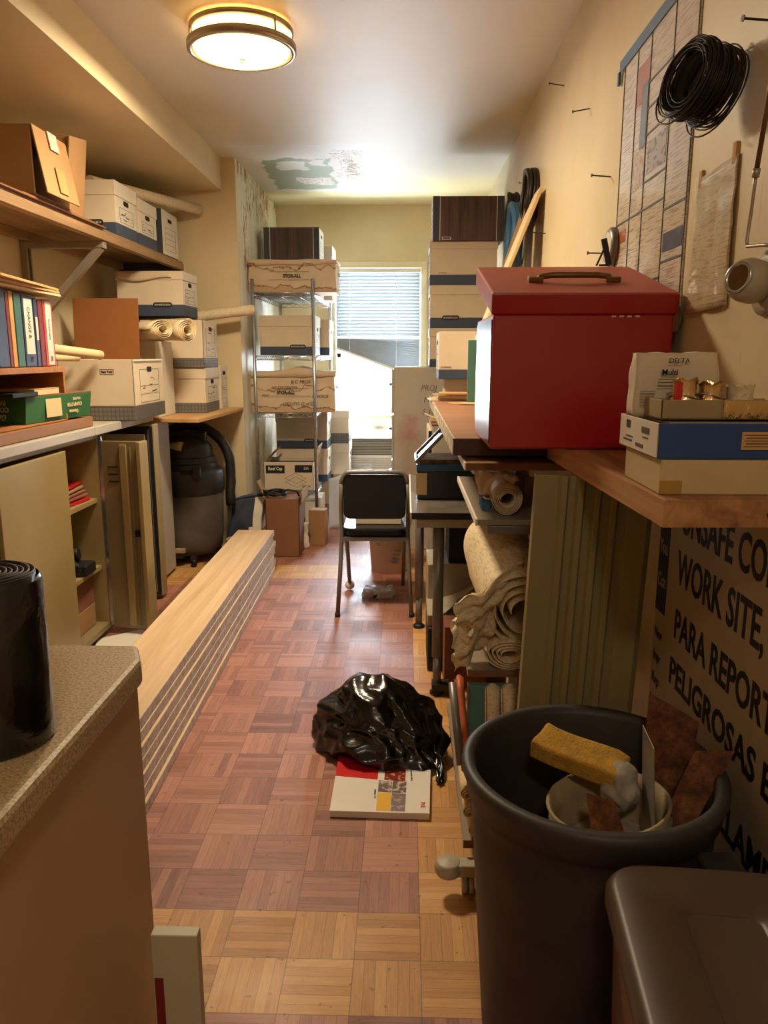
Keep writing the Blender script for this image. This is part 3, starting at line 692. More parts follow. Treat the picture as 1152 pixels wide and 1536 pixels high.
# open box with plaid band on the worktop
t = carton('large open white box with grey plaid band and brown flap on the worktop', -1.72, -1.345, 3.82, 4.30, 1.03, .30, band='plaid', bandh=.24, lid=0, word='Easy Fold', open_top=True)
b = MB(); T = Matrix.Translation((.19, -.235, .298)) @ Matrix.Rotation(R(28), 4, 'Y'); b.box(0, .006, .0, .44, -.09, 0, M_cbend, T); b.obj('box_flap', t, bevel=.002)
b = MB(); T = Matrix.Translation((-.10, .20, .29)) @ Matrix.Rotation(R(-4), 4, 'X'); b.box(-.185, .175, 0, .006, 0, .335, plain('orange_brown_flap', '#8a5426', .85, var=.05), T); b.obj('box_flap', t, bevel=.002)
def roll(name, label, p0, p1, r, m, turns=3.2, seg=60, cat='paper roll', rin=.35, group=None, crush=1.0):
    """a rolled sheet: a spiral section swept along its length"""
    p0, p1 = Vector(p0), Vector(p1); d = p1 - p0; q = d.to_track_quat('Z', 'Y').to_matrix().to_4x4(); T = Matrix.Translation(p0) @ q
    b = MB()
    def fn(u, v):
        a = u * turns * 2 * math.pi; rr = r * (rin + (1 - rin) * u); w = 1 + .04 * math.sin(3 * a + v * 5) + .03 * noise.noise(Vector((u * 9, v * 4, r * 50)))
        return T @ Vector((rr * w * math.cos(a), rr * w * math.sin(a) * crush, d.length * v + .012 * (1 - u) * (1 if v > .5 else -1)))
    b.sheet(fn, seg, 6, m); o = b.obj(name, solid=.0022); return tag(o, label, cat, group)
roll('rolled_drawing', 'thick rolled bundle of drawings with open end above the brown flap', (-1.66, 4.55, 1.475), (-1.335, 4.30, 1.49), .072, M_paper2, 3.5, crush=.72)
roll('rolled_drawing', 'second curled roll beside the thick bundle of drawings', (-1.50, 4.66, 1.50), (-1.235, 4.42, 1.49), .066, M_paper2, 4.2)
roll('rolled_drawing', 'slim roll lying over the open box front towards the binders', (-1.68, 3.42, 1.395), (-1.485, 3.78, 1.352), .024, M_cream, 3)
roll('rolled_drawing', 'lower slim roll lying under the other by the binders', (-1.72, 3.45, 1.345), (-1.60, 3.78, 1.338), .018, M_cream, 3)
roll('rolled_drawing', 'long coiled roll sticking out towards the wire rack', (-1.62, 5.15, 1.568), (-1.0, 5.18, 1.645), .034, M_paper, 4)
# cartons on the curved corner shelf
b = MB(); pts = [(-1.915, 4.42), (-1.42, 4.36), (-1.17, 4.34)] + [(-1.17 + .04 * math.sin(k / 8 * math.pi / 2), 4.34 + 1.02 * k / 8) for k in range(1, 9)] + [(-1.915, 5.36)]
b.prism(pts, .975, .998, wood('pale_shelf_ply', '#c59c68', '#a67d4c', axis=1, grain=18)); tag(b.obj('corner_shelf', bevel=.003), 'curved plywood corner shelf between the worktop and the pier', 'shelf')
t = carton('plaid-band box with handwriting on the curved shelf, under another box', -1.60, -1.235, 4.78, 5.14, .9985, .275, band='plaid', bandh=.22, lid=.24, word='Easy Fold')
text('JN', .05, face_T('-y', (-.10, -.1755, .155)), M_ink, t, 'handwriting', shear=.2); text('2004', .05, face_T('-y', (-.09, -.1755, .10)), M_ink, t, 'handwriting', shear=.2)
carton('plaid-band box stacked on the handwritten box by the pier', -1.62, -1.235, 4.77, 5.12, 1.275, .285, band='plaid', bandh=.2, lid=0, open_top=True)
carton('small white box at the far end of the curved shelf against the pier', -1.56, -1.23, 5.15, 5.345, .9985, .53 - .245, band='none', lid=0)
carton('plain brown-white box standing behind the plaid-band stack', -1.90, -1.42, 4.42, 4.74, .9985, .43, band='none', lid=0, endmarks=False, body=M_cbw)
carton('closed carton under the high-stacked bankers box', -1.90, -1.45, 4.79, 5.1, .9985, .56, band='none', lid=0, endmarks=False) if False else None
carton('added white box at the left wall to carry the navy-band file box', -1.91, -1.68, 4.76, 5.1, .9985, .58, band='none', lid=0, endmarks=False)  # box put in beneath the file box to support it
t = carton('white file box with torn lid and navy band right below the high shelf', -1.75, -1.34, 4.76, 5.09, 1.5835, .262, band='navy', bandh=.25, lid=.2, word='BANKERS BOX')
b = MB()
def fn(u, v): return Vector((-.20 + .34 * u, -.17 - .006, .262 - .052 * v * (.7 + .35 * math.sin(u * 5)) - .02 * u))
b.sheet(fn, 14, 3, M_stain); b.obj('torn_lid_edge', t, solid=.004)

# shop vacuum
t = thing('shop_vacuum', 'dusty black shop vacuum with hose in the corner under the curved shelf', 'vacuum cleaner', (-1.45, 5.02, 0))
b = MB(); b.lathe([(0, .06), (.17, .06), (.215, .10), (.225, .20), (.232, .40), (.235, .47), (.235, .52)], M_vac, seg=40); b.obj('drum', t)
b = MB(); b.lathe([(.236, .46), (.242, .47), (.242, .60), (.236, .61), (.21, .63), (.0, .63)], M_vacd, seg=40); b.obj('drum_collar', t)
b = MB(); b.lathe([(.205, .62), (.205, .66), (.19, .665), (.19, .70), (.175, .705), (.17, .76), (.15, .79), (.08, .83), (0, .84)], M_vacd, seg=32); b.box(-.14, .14, -.03, .03, .80, .86, M_vacd); b.obj('motor_head', t, bevel=.006)
b = MB(); b.cyl((-.10, -.10, .76), (.02, -.16, .78), .034, M_grout, r1=.03); b.obj('inlet_nozzle', t)
b = MB(); pts = []
for k in range(26):
    a = R(205 - k * 9.2); pts.append((.0 + .265 * math.cos(a), .12, .62 + .27 * math.sin(a)) if a > 0 else (.265, .12, .62 + .27 * math.sin(a)))
pts += [(.262, .10, .50 - .05 * k) for k in range(1, 4)]
b.tube(pts, [.032 + (.002 if k % 2 else 0) for k in range(len(pts))], M_vacd, seg=12); b.obj('hose', t)
b = MB(); b.box(-.03, .03, -.26, -.22, .585, .63, M_vacd); b.box(.10, .15, -.235, -.19, .58, .65, M_vacd); b.obj('latch', t, bevel=.004)
b = MB(); b.prism(rrect(.11, .10, .01, cx=-.115, cy=.37), 0, .003, M_ink, face_T('-y', (.06, -.226, 0)) @ Matrix.Rotation(R(-16), 4, 'Y')); b.prism(rrect(.05, .045, .004, cx=-.085, cy=.345), .0035, .0045, M_yellow, face_T('-y', (.06, -.226, 0)) @ Matrix.Rotation(R(-16), 4, 'Y')); b.obj('printed_label', t)
b = MB(); b.box(-.05, .03, -.245, -.20, .095, .125, M_grout); b.box(-.035, .015, -.24, -.2, .06, .10, M_vacd); b.obj('drain_plug', t, bevel=.004)
for x, y in ((.08, -.21), (-.15, -.16), (.16, .12), (-.15, .15)):
    b = MB(); b.cyl((x - .012, y, .03), (x + .012, y, .03), .028, M_black, seg=18); b.box(x - .018, x + .018, y - .02, y + .02, .04, .075, M_vacd); b.obj('caster', t)

# ---- stacked planks
for k in range(7):
    t = .0385; z = k * t; dx = [.020, .015, .012, .009, .006, .003, 0][k] + [.002, -.001, .002, 0, .002, -.001, 0][k]; rz = [1.15, 1.0, .95, .85, .75, .65, .55][k]
    b = MB(); fs = b.box(-.115, .115, -1.75, 1.75, 0, t - .0008, M_plank); b._set([fs[0], fs[1], fs[2], fs[3]], M_plank_edge)
    o = b.obj('scaffold_plank', bevel=.003); o.location = (-.925 + dx, 2.95 + [0, .05, -.02, .03, .06, -.01, .02][k], z); o.rotation_euler = (0, 0, R(rz))
    tag(o, ['wooden plank lying on the parquet, lowest of the long stack', 'plank just above the lowest of the long stack', 'third plank up in the long stack on the floor', 'middle plank of the long seven-plank stack', 'third plank from the top of the long stack', 'plank directly under the topmost of the long stack', 'topmost long plank of the stack with pale worn face'][k], 'plank', 'planks stacked along the aisle')

# ---- foreground counter at the left
t = thing('counter', 'tan speckled countertop on a beige base at the lower left', 'counter', (-.783, .55, 0))
b = MB(); b.prism([(-.55, -.45), (.385, -.45), (.385, .535), (.36, .595), (-.55, .595)], .858, .90, M_counter); b.obj('countertop', t, bevel=.008)
b = MB(); b.box(-.53, .366, -.43, .565, .0, .857, plain('beige_laminate', '#b89b74', .5, var=.04, vscale=3)); b.obj('counter_base', t, bevel=.002)
t = thing('garbage_bag_roll', 'thick roll of black garbage bags standing on the left countertop', 'bag roll', (-.483, .835, .9005))
b = MB(); b.lathe([(.02, .0), (.060, .0), (.063, .006), (.062, .196), (.059, .200)], M_bag, seg=40); b.obj('outer_wrap', t)
b = MB()
def fn(u, v): a = u * 7 * 2 * math.pi; rr = .018 + .042 * u; return Vector((rr * math.cos(a), rr * math.sin(a), .17 + .036 * v - .002 * math.sin(u * 22)))
b.sheet(fn, 260, 1, plain('dull_black_film', '#17171a', .45)); b.obj('coiled_bags', t, solid=.0022)
b = MB(); b.prism(rrect(.26, .09, .03), 0, .008, M_steel); b.prism(rrect(.22, .06, .02), .0081, .009, M_beige); o = b.obj('metal_tray', bevel=.002); o.location = (-.665, 1.03, .9005); tag(o, 'shiny metal tray partly behind the bag roll on the counter', 'tray')
t = thing('cabinet_panel', 'off-white panel board with red sticker leaning by the counter base', 'panel', (-.333, 1.035, 0), 0)
b = MB(); b.box(-.062, .012, 0, .022, 0, .462, plain('panel_face', '#b5af90', .5, var=.03)); b.obj('board', t, bevel=.002)
b = MB(); lines(b, face_T('-y', (0, -.0002, 0)), [(-.052, .20, .014, .37)], M_maroon); b.obj('sticker', t)
text('Chamberlain', .008, face_T('-y', (-.052, -.0012, .385), R(-90)), M_cbend, t, 'sticker_lettering') if False else None

# ---- wire rack at the far left
t = thing('wire_rack', 'chrome wire shelving rack full of boxes by the far wall', 'rack', (-.875, 6.24, 0))
RW, RD = .215, .62
for x in (-RW, RW):
    for y in (-RD, RD):
        b = MB(); b.cyl((x, y, .02), (x, y, 1.88), .0125, M_steel, seg=12); b.lathe([(0, 0), (.02, 0), (.02, .012), (.01, .03)], M_black, c=(x, y, 0), seg=12); b.obj('post', t)
for z in (1.785, 1.345, .935, .36):
    b = MB()
    for x in (-RW, RW): b.tube([(x, -RD, z), (x, RD, z)], .0035, M_steel, 6); b.tube([(x, -RD, z - .028), (x, RD, z - .028)], .003, M_steel, 6)
    for y in (-RD, RD):
        b.tube([(-RW, y, z), (RW, y, z)], .0035, M_steel, 6); b.tube([(-RW, y, z - .028), (RW, y, z - .028)], .003, M_steel, 6)
        n = 12; b.tube([(-RW + 2 * RW * i / n, y, z - (.028 if i % 2 else 0)) for i in range(n + 1)], .0025, M_steel, 5)
    for x in (-RW, RW):
        n = 30; b.tube([(x, -RD + 2 * RD * i / n, z - (.028 if i % 2 else 0)) for i in range(n + 1)], .0025, M_steel, 5)
    n = 44
    for i in range(1, n): y = -RD + 2 * RD * i / n; b.tube([(-RW, y, z), (RW, y, z)], .0018, M_steel, 4)
    for x in (-.07, .07): b.tube([(x, -RD, z - .004), (x, RD, z - .004)], .003, M_steel, 5)
    b.obj('wire_shelf', t)
def storall(label, x0, x1, y0, y1, z, h, writing=False):
    t = thing('stained_carton', label, 'box', ((x0 + x1) / 2, (y0 + y1) / 2, z), 0)
    L, Wd = (x1 - x0) / 2, (y1 - y0) / 2
    b = MB(); b.box(-L, L, -Wd, Wd, 0, h * .93, M_stain)
    bmesh.ops.subdivide_edges(b.bm, edges=b.bm.edges[:], cuts=7, use_grid_fill=True)
    for v in b.bm.verts:
        n = noise.noise_vector(v.co * 7 + Vector((x0 * 3, 0, z))); v.co += Vector((n.x * .008, n.y * .008, n.z * .012 * (v.co.z > .01)))
    b.obj('box_body', t)
    b = MB()
    def fn(u, v):
        x = -L - .008 + (2 * L + .016) * u; y = -Wd - .008 + (2 * Wd + .016) * v; k = math.exp(-((u - .55) / .16) ** 2) * (.035 if writing else .0)
        return Vector((x, y, h + k + .008 * noise.noise(Vector((u * 5, v * 5, z)))))
    b.sheet(fn, 16, 8, M_stain)
    def fr(u, v): return Vector((-L - .008 + (2 * L + .016) * u, -Wd - .009, h - v * (.035 + .02 * noise.noise(Vector((u * 6, 2, z)))) + math.exp(-((u - .55) / .16) ** 2) * (.035 if writing else 0) * (1 - v)))
    b.sheet(fr, 20, 2, M_stain); b.obj('box_lid', t, solid=.004)
    F = lambda x, zz: face_T('-y', (x, -Wd - .012, zz))
    text('STOR-ALL', .034, F(.0 if not writing else -.05, h * .50), M_ink, t, bold=.0012, sx=.85)
    b = MB(); lines(b, F(0, 0), [(-.02, h * .50 + .03, .28, .002), (-.02, h * .50 - .026, .30, .002)], M_line); b.obj('printed_rules', t)
    if writing:
        for s, x, zz, sz in (('B C PROF', .06, .76, .034), ('NY EYE CENTER', -.06, .62, .026), ('INVOICE', .20, .40, .03), ('UK/UTO (2 of 2)', .04, .22, .032), ('MISC', -.2, .42, .026)): text(s, sz, F(x, h * zz), M_line, t, 'handwriting', shear=.25)
    b = MB(); b.prism([(p[0], p[1] + h * .6) for p in rrect(.07, .026, .012)], 0, .001, M_hole, face_T('+x', (L + .010, 0, 0))); b.obj('hand_hole', t)
    return t
storall('water-stained storage carton on top of the wire rack', -1.12, -.50, 5.66, 6.0, 1.79, .22)
woodbox('dark wood-print box above the stained carton on the rack', -1.08, -.68, 6.15, 6.48, 1.79, .47 - .0, 1) if False else None
woodbox('dark wood-print box on the rack top behind the stained carton', -1.075, -.655, 6.05, 6.36, 2.035, .255)
carton('plain box under the dark wood-print box on the rack top', -1.07, -.66, 6.05, 6.36, 1.79, .243, band='none', lid=0, endmarks=False)
carton('white box at the far end of the rack top', -.96, -.60, 6.50, 6.80, 1.79, .43, band='none', lid=.2)
carton('white file box with navy band on the upper middle rack shelf', -1.06, -.65, 5.66, 5.98, 1.35, .28, word='BANKERS BOX')
carton('second navy-band box behind the first on that rack shelf', -.98, -.59, 6.1, 6.42, 1.35, .27)
storall('stained carton with faded handwriting on the middle rack shelf', -1.13, -.52, 5.66, 6.02, .94, .29, True)
carton('upper white box with navy band behind the torn roofing carton', -1.02, -.61, 6.02, 6.34, .63, .285, word='BANKERS BOX')
carton('lower white box with navy band under its twin behind the roofing carton', -1.02, -.61, 6.02, 6.34, .365, .262)
carton('white box with grey band at the far right end of the rack', -.86, -.47, 6.42, 6.74, .63, .27, band='plaid', bandh=.3, lid=.25)
carton('plain white box under the grey-band box at the rack end', -.86, -.47, 6.42, 6.74, .365, .262, band='none', lid=.3)
# roofing carton with open flaps
t = thing('roofing_carton', 'open white carton printed Roof Cap on the lowest rack shelf', 'box', (-.865, 5.78, .366))
b = MB(); L, Wd, h = .185, .15, .21; w = .006
for a in ((-L, L, -Wd, -Wd + w), (-L, L, Wd - w, Wd), (-L, -L + w, -Wd, Wd), (L - w, L, -Wd, Wd)): b.box(a[0], a[1], a[2], a[3], 0, h, M_cbw)
b.box(-L, L, -Wd, Wd, 0, .005, M_cbw); b.obj('box_body', t, bevel=.002)
b = MB(); b.box(-L + .01, L - .01, -Wd + .01, Wd - .01, .01, h - .03, M_black); b.obj('box_contents', t)
for T in (Matrix.Translation((L, 0, h)) @ Matrix.Rotation(R(18), 4, 'Y'), Matrix.Translation((-L, 0, h)) @ Matrix.Rotation(R(45), 4, 'Y')):
    b = MB(); b.box(-.003, .003, -Wd, Wd, 0, .12, M_kraft, T); b.obj('box_flap', t, bevel=.001)
F = lambda x, z: face_T('-y', (x, -Wd - .0004, z))
b = MB(); lines(b, F(0, 0), [(-.10, .155, .14, .06), (.11, .16, .13, .055)], M_ink); b.obj('printed_panel', t)
text('Roof Cap', .034, face_T('-y', (-.10, -Wd - .0016, .16)), M_cbend, t, bold=.001, sx=.8); text('634', .03, face_T('-y', (.13, -Wd - .0016, .162)), M_cbend, t, sx=.8); text('#634', .03, F(.13, .028), M_ink, t)
b = MB()
for dz in (0, .028):
    P = [(-.03, .06 + dz), (.06, .02 + dz), (.13, .06 + dz), (.05, .10 + dz)]
    for i in range(4):
        a, c = Vector(P[i]), Vector(P[(i + 1) % 4]); d = c - a; T = F(a.x, a.y) @ Matrix.Rotation(math.atan2(d.y, d.x), 4, 'Z'); b.box(0, d.length, -.001, .001, 0, .0008, M_line, T)
b.obj('printed_drawing', t)

# ---- floor items near the rack
t = thing('mortar_bag', 'slumped navy and white cement bag standing on the floor by the pier', 'bag', (-1.135, 5.215, 0), R(4))
M_sack = plain('dark_navy_sack', '#222b3e', .6, var=.15)
b = MB(); b.box(-.115, .115, -.07, .07, 0, .37, M_sack)
bmesh.ops.subdivide_edges(b.bm, edges=b.bm.edges[:], cuts=7, use_grid_fill=True)
for v in b.bm.verts:
    z = v.co.z / .37; v.co.y *= 1.15 - .95 * z ** 2; v.co.x += .05 * z; v.co.z += .03 * v.co.x / .135 * z
    n = noise.noise_vector(v.co * 11); v.co += Vector((n.x, n.y, n.z * (z > .05))) * .022
for f in b.bm.faces:
    f.smooth = True
    c = f.calc_center_median()
    if c.x > .02 + .10 * (c.z / .42): f.material_index = b.mi(M_cbend)
b.obj('sack', t, sub=1)
b = MB(); b.tube([(-.06, 0, .36), (.0, -.01, .385), (.07, 0, .40), (.15, .0, .405)], .012, M_navy, 8); b.obj('folded_top', t)
t = thing('tall_carton', 'tall brown open carton on the floor in front of the rack', 'box', (-.83, 5.23, 0), 0)
b = MB(); w = .007; L, Wd, h = .115, .155, .40
for a in ((-L, L, -Wd, -Wd + w), (-L, L, Wd - w, Wd), (-L, -L + w, -Wd, Wd), (L - w, L, -Wd, Wd)): b.box(a[0], a[1], a[2], a[3], 0, h, M_kraftd)
b.box(-L, L, -Wd, Wd, .0, .006, M_kraftd); b.obj('box_body', t, bevel=.002)
b = MB(); b.box(L, L + .006, -Wd, Wd, h - .02, h + .05, M_kraft, Matrix.Rotation(R(2), 4, 'Y')); b.obj('box_flap', t)
b = MB(); T = Matrix.Translation((-L, -.05, h)) @ Matrix.Rotation(R(-25), 4, 'Y'); b.box(-.004, .003, -.08, .02, -.02, .13, M_kraft, T); b.obj('box_flap', t)
rnd = random.Random(3)
b = MB(); pts = []
for k in range(70): a = k * .55; rr = .035 + .035 * rnd.random(); pts.append((-.05 + rr * math.cos(a) * 1.4, rr * math.sin(a), .03 * rnd.random() + .02))
b.tube(pts, .006, M_black, 6); b.tube([(-.02, -.02, .04), (.04, -.03, .06), (.10, -.05, .055), (.11, -.02, .02)], .007, M_black, 6)
o = b.obj('power_cable'); o.location = (-.83, 5.13, .40); tag(o, 'tangled black cable lying on the tall brown carton', 'cable')
b = MB(); b.box(-.105, .105, -.10, .10, 0, .012, M_kraftd); o = b.obj('cardboard_sheet'); o.location = (-.83, 5.18, .395 - .006); tag(o, 'flat brown cardboard inside the tall carton top under the cable', 'cardboard')
b = MB(); b.box(-.06, .06, -.05, .05, 0, .26, M_kraft); o = b.obj('small_carton', bevel=.003); o.location = (-.63, 5.45, 0); o.rotation_euler = (0, 0, R(-6)); tag(o, 'small brown carton on the floor right of the tall carton', 'box')
b = MB()
def fn(u, v): a = u * 2 * math.pi; r = .022 * (1 + .3 * math.sin(v * 7)); return Vector((r * math.cos(a) + .01 * noise.noise(Vector((v * 5, 0, 0))), r * .8 * math.sin(a), .19 * v))
b.sheet(fn, 14, 10, M_cbend); o = b.obj('paper_bag', solid=.002); o.location = (-.705, 5.30, 0.001); tag(o, 'crumpled white paper packet between the two brown cartons', 'packet')
b = MB(); b.box(-.05, .05, -.08, .08, 0, .03, M_cbend); b.box(-.15, .15, -.12, .12, .03, .30, M_cbend)
o = b.obj('floor_carton', bevel=.004); o.location = (-.78, 5.80, 0); tag(o, 'pale box on the floor under the lowest rack shelf', 'box')
M_sheet = glass_mat('milky_plastic', (.80, .82, .86, 1), .12)
M_poly, nt, bs = new_mat('milky_polythene'); bs.inputs['Base Color'].default_value = lin('#cfd2d6'); bs.inputs['Roughness'].default_value = .35; bs.inputs['Alpha'].default_value = .75
b = MB()
def fn(u, v): return Vector((.34 * u, .02 * math.sin(u * 9 + v * 3) + .06 * v * u, (.40 + .10 * u) * v + .001))
b.sheet(fn, 20, 12, M_poly); o = b.obj('plastic_sheet', solid=.002); o.location = (-.60, 5.95, .0); o.rotation_euler = (0, 0, R(8)); tag(o, 'milky plastic sheet standing on the floor between rack and chair', 'plastic sheet')
t = thing('paint_pot', 'small dirty pot on the floor between the vacuum and the planks', 'pot', (-1.13, 4.98, 0))
b = MB(); b.lathe([(0, 0), (.055, 0), (.065, .14), (.07, .145), (.07, .15), (.062, .15), (.058, .02), (0, .02)], M_grout, seg=24); b.obj('pot_body', t)
b = MB(); b.cyl((.02, 0, .02), (.06, .02, .20), .004, M_line, seg=6); b.obj('stick', t)

# ---- folding chair, seen from behind
t = thing('folding_chair', 'grey metal folding chair with dark padded back facing the window', 'chair', (-.16, 3.98, 0), R(1))
def leg_tube(pts): bb = MB(); bb.tube(pts, .0115, M_legmetal, 10); return bb
for s in (-1, 1):
    x = .195 * s
    leg_tube([(x + .0 * s, -.12, 0.0), (x * .93, -.06, .25), (x * .90, .0, .42), (x * .90, -.035, .60), (x * .88, -.05, .70)]).obj('back_leg', t)
    leg_tube([(x * .80, .36, .03), (x * .80, .20, .25), (x * .80, .05, .44)]).obj('front_leg', t)
    b = MB(); b.lathe([(0, -.015), (.014, -.015), (.014, .01), (0, .012)], M_black, c=(x, -.12, .012), seg=12); b.obj('foot_cap', t)
b = MB(); pts = [(-.1716, -.05, .70)] + [(-.1716 + .045 * (1 - math.cos(a)), -.052 - .003, .70 + .06 * math.sin(a)) for a in [R(15 * k) for k in range(1, 7)]]
pts += [(.1716 - .045 * (1 - math.cos(a)), -.055, .70 + .06 * math.sin(a)) for a in [R(90 - 15 * k) for k in range(0, 6)]] + [(.1716, -.05, .70)]
b.tube(pts, .0115, M_legmetal, 10); b.obj('back_frame', t)
b = MB(); b.prism(rrect(.325, .235, .035, cx=0, cy=.63), -.012, .012, M_vinyl, face_T('-y', (0, -.045, 0))); b.obj('backrest', t, bevel=.006)
b = MB(); b.prism(rrect(.36, .36, .06, cx=0, cy=.17), .405, .45, M_vinyl); b.obj('seat', t, bevel=.012)
b = MB(); b.box(-.175, .175, -.02, .0, .385, .405, M_legmetal); b.box(-.17, .17, -.005, .34, .396, .405, M_legmetal); b.obj('seat_frame', t)
b = MB(); bmesh.ops.create_icosphere(b.bm, subdivisions=3, radius=.028); [setattr(f, 'smooth', True) for f in b.bm.faces]; b.mi(M_cbend); o = b.obj('ball_foot', t); o.location = (-.156, .36, .03)
carton('white carton lying on the folding chair seat', -.27, -.02, 4.08, 4.24, .451, .13, band='none', lid=0, endmarks=False)
t = thing('plastic_pail', 'white plastic pail with printed label on the floor beyond the chair', 'pail', (-.10, 4.78, 0))
b = MB(); b.lathe([(0, 0), (.115, 0), (.135, .30), (.142, .30), (.142, .33), (.135, .36), (.14, .365), (.14, .375), (0, .375)], M_cbend, seg=36); b.obj('pail_body', t)
b = MB(); T = face_T('-y', (0, -.128, 0)) @ Matrix.Rotation(R(-3.5), 4, 'X')
lines(b, T, [(-.055, .245, .035, .03), (-.05, .20, .06, .003), (-.05, .19, .05, .003), (.04, .15, .07, .004), (.04, .14, .07, .004), (.04, .13, .06, .004), (.04, .09, .03, .03)], M_line); b.obj('printed_label', t)
text('ALL', .034, face_T('-y', (.075, -.133, .235)), M_ink, t, bold=.001)
t = thing('plastic_packet', 'crumpled clear plastic packet on the floor behind the chair', 'packet', (-.15, 4.22, 0))
b = MB(); b.box(-.085, .085, -.05, .05, 0, .05, M_poly); bmesh.ops.subdivide_edges(b.bm, edges=b.bm.edges[:], cuts=6, use_grid_fill=True)
for v in b.bm.verts: n = noise.noise_vector(v.co * 22); v.co += Vector((n.x, n.y, n.z * (v.co.z > .003))) * .022
b.obj('packet_body', t)
b = MB(); b.box(-.06, .03, -.045, .0, .0, .028, M_black); b.obj('packet_contents', t, bevel=.006)

# ================================================================ right side
def fit_text(body, cap, width, T, m, parent, name='lettering', bold=.0, depth=.0006):
    o = text(body, cap / .70, T, m, parent, name, bold=bold, align='LEFT', depth=depth, vert='BOTTOM_BASELINE')
    me = o.data; inv = T.inverted(); xs = [(inv @ v.co).x for v in me.vertices]; s = width / (max(xs) - min(xs))
    me.transform(T @ Matrix.Diagonal((s, 1, 1, 1)) @ inv); return o

# filing cabinet beyond the chair
def filing_mat():
    m, nt, bs = new_mat('stained_grey_enamel'); v = coords(nt)
    c = ramp(nt, noise_node(nt, v, 2, 4), [(.3, '#aaa296'), (.7, '#b9b2a6')])
    k = box_mask(nt, v, (-.27, .76), (-.20, .94), ax=(0, 2), jag=.05, nscale=9, soft=.08); c = mixc(nt, math_n(nt, 'MULTIPLY', k, .55), c, lin('#a8585a'))
    k = box_mask(nt, v, (-.30, .50), (-.16, .80), ax=(0, 2), jag=.07, nscale=7, soft=.12); c = mixc(nt, math_n(nt, 'MULTIPLY', k, .35), c, lin('#96684a'))
    nt.links.new(c, bs.inputs['Base Color']); bs.inputs['Roughness'].default_value = .38; return m
t = thing('filing_cabinet', 'tall grey filing cabinet with pink stain and pencil writing beside the window', 'cabinet', (.255, 5.53, 0))
b = MB(); b.box(-.335, .36, -.23, .23, 0, 1.272, filing_mat()); b.obj('cabinet_body', t, bevel=.005)
for k in range(4):
    b = MB(); b.box(-.352, -.336, -.215, .215, .03 + k * .31, .325 + k * .31, M_grey); d = b.obj('drawer', t, bevel=.003)
    b = MB(); b.box(-.372, -.352, -.05, .05, .21 + k * .31, .23 + k * .31, M_steel); b.obj('drawer_handle', d, bevel=.003)
for s, z in (('PROJ', 1.13), ('MK', 1.05), ('S 10', .97)): text(s, .055, face_T('-y', (-.10, -.2306, z)), M_line, t, 'handwriting', shear=.2, bold=-.0006, sx=.9)
# stack of boxes on it
carton('lowest white navy-band box of the stack on the filing cabinet', .155, .60, 5.30, 5.62, 1.273, .256, end=-1, bandh=.2, lid=.22, group='boxes stacked on the filing cabinet')
carton('second navy-band box from the bottom on the filing cabinet', .155, .60, 5.30, 5.62, 1.530, .275, end=-1, bandh=.24, lid=.22, word='BANKERS BOX', group='boxes stacked on the filing cabinet')
carton('navy-band box directly under the dark wood-print box on the right', .15, .60, 5.30, 5.62, 1.806, .275, end=-1, bandh=.24, lid=.17, word='STOR/FILE', group='boxes stacked on the filing cabinet')
woodbox('dark wood-print box on top of the right-hand stack', .17, .63, 5.28, 5.62, 2.082, .275, -1, mark=True)
# low cabinet beyond the desk
t = thing('low_cabinet', 'low grey cabinet between the desk and the stained filing cabinet', 'cabinet', (.38, 4.2, 0))
b = MB(); b.box(-.245, .22, -.25, .25, 0, 1.0, M_beige); b.obj('cabinet_body', t, bevel=.006)
b = MB(); b.box(-.247, .222, -.252, .252, 1.0, 1.008, M_kraft); b.obj('cabinet_top', t)
b = MB(); b.box(-.262, -.246, -.25, -.235, .78, .97, M_black); b.box(-.26, -.246, -.23, .23, .78, .97, M_cream); b.obj('drawer', t, bevel=.002)
b = MB()
for k in range(3): b.box(-.02 * k, .10 - .01 * k, -.05, .04, .004 * k, .004 * k + .003, M_cream, Matrix.Rotation(R(12 * k), 4, 'Y'))
o = b.obj('loose_papers'); o.location = (.13, 4.02, 1.03); tag(o, 'loose papers sticking out over the low grey cabinet edge', 'papers')

# long shelf on the right wall
t = thing('long_wall_shelf', 'long brown particleboard shelf along the right wall under the red chest', 'shelf', (.38, 3.2, 1.13))
M_shelf2 = wood('pinkish_laminate', '#a97a5a', '#8f6349', axis=0, grain=14, rough=.4)
b = MB(); b.box(-.245, .257, -1.115, 1.15, -.046, 0, M_shelf2)
b.box(-.252, -.2455, -1.115, 1.15, -.046, -.001, plain('chipped_edge', '#c9bba0', .9, var=.45, vscale=45, bmp=1)); b.box(-.25, .257, -1.121, -1.1155, -.046, -.001, plain('dark_edge', '#4b2d28', .5, var=.05)); b.obj('shelf_board', t)
for y in (-.9, .2, 1.0):
    b = MB(); b.box(.0, .255, y, y + .025, -.07, -.047, M_galv); b.box(.235, .257, y, y + .025, -.28, -.047, M_galv); b.obj('added_shelf_support', t)  # unseen wall brackets, added to carry the shelf
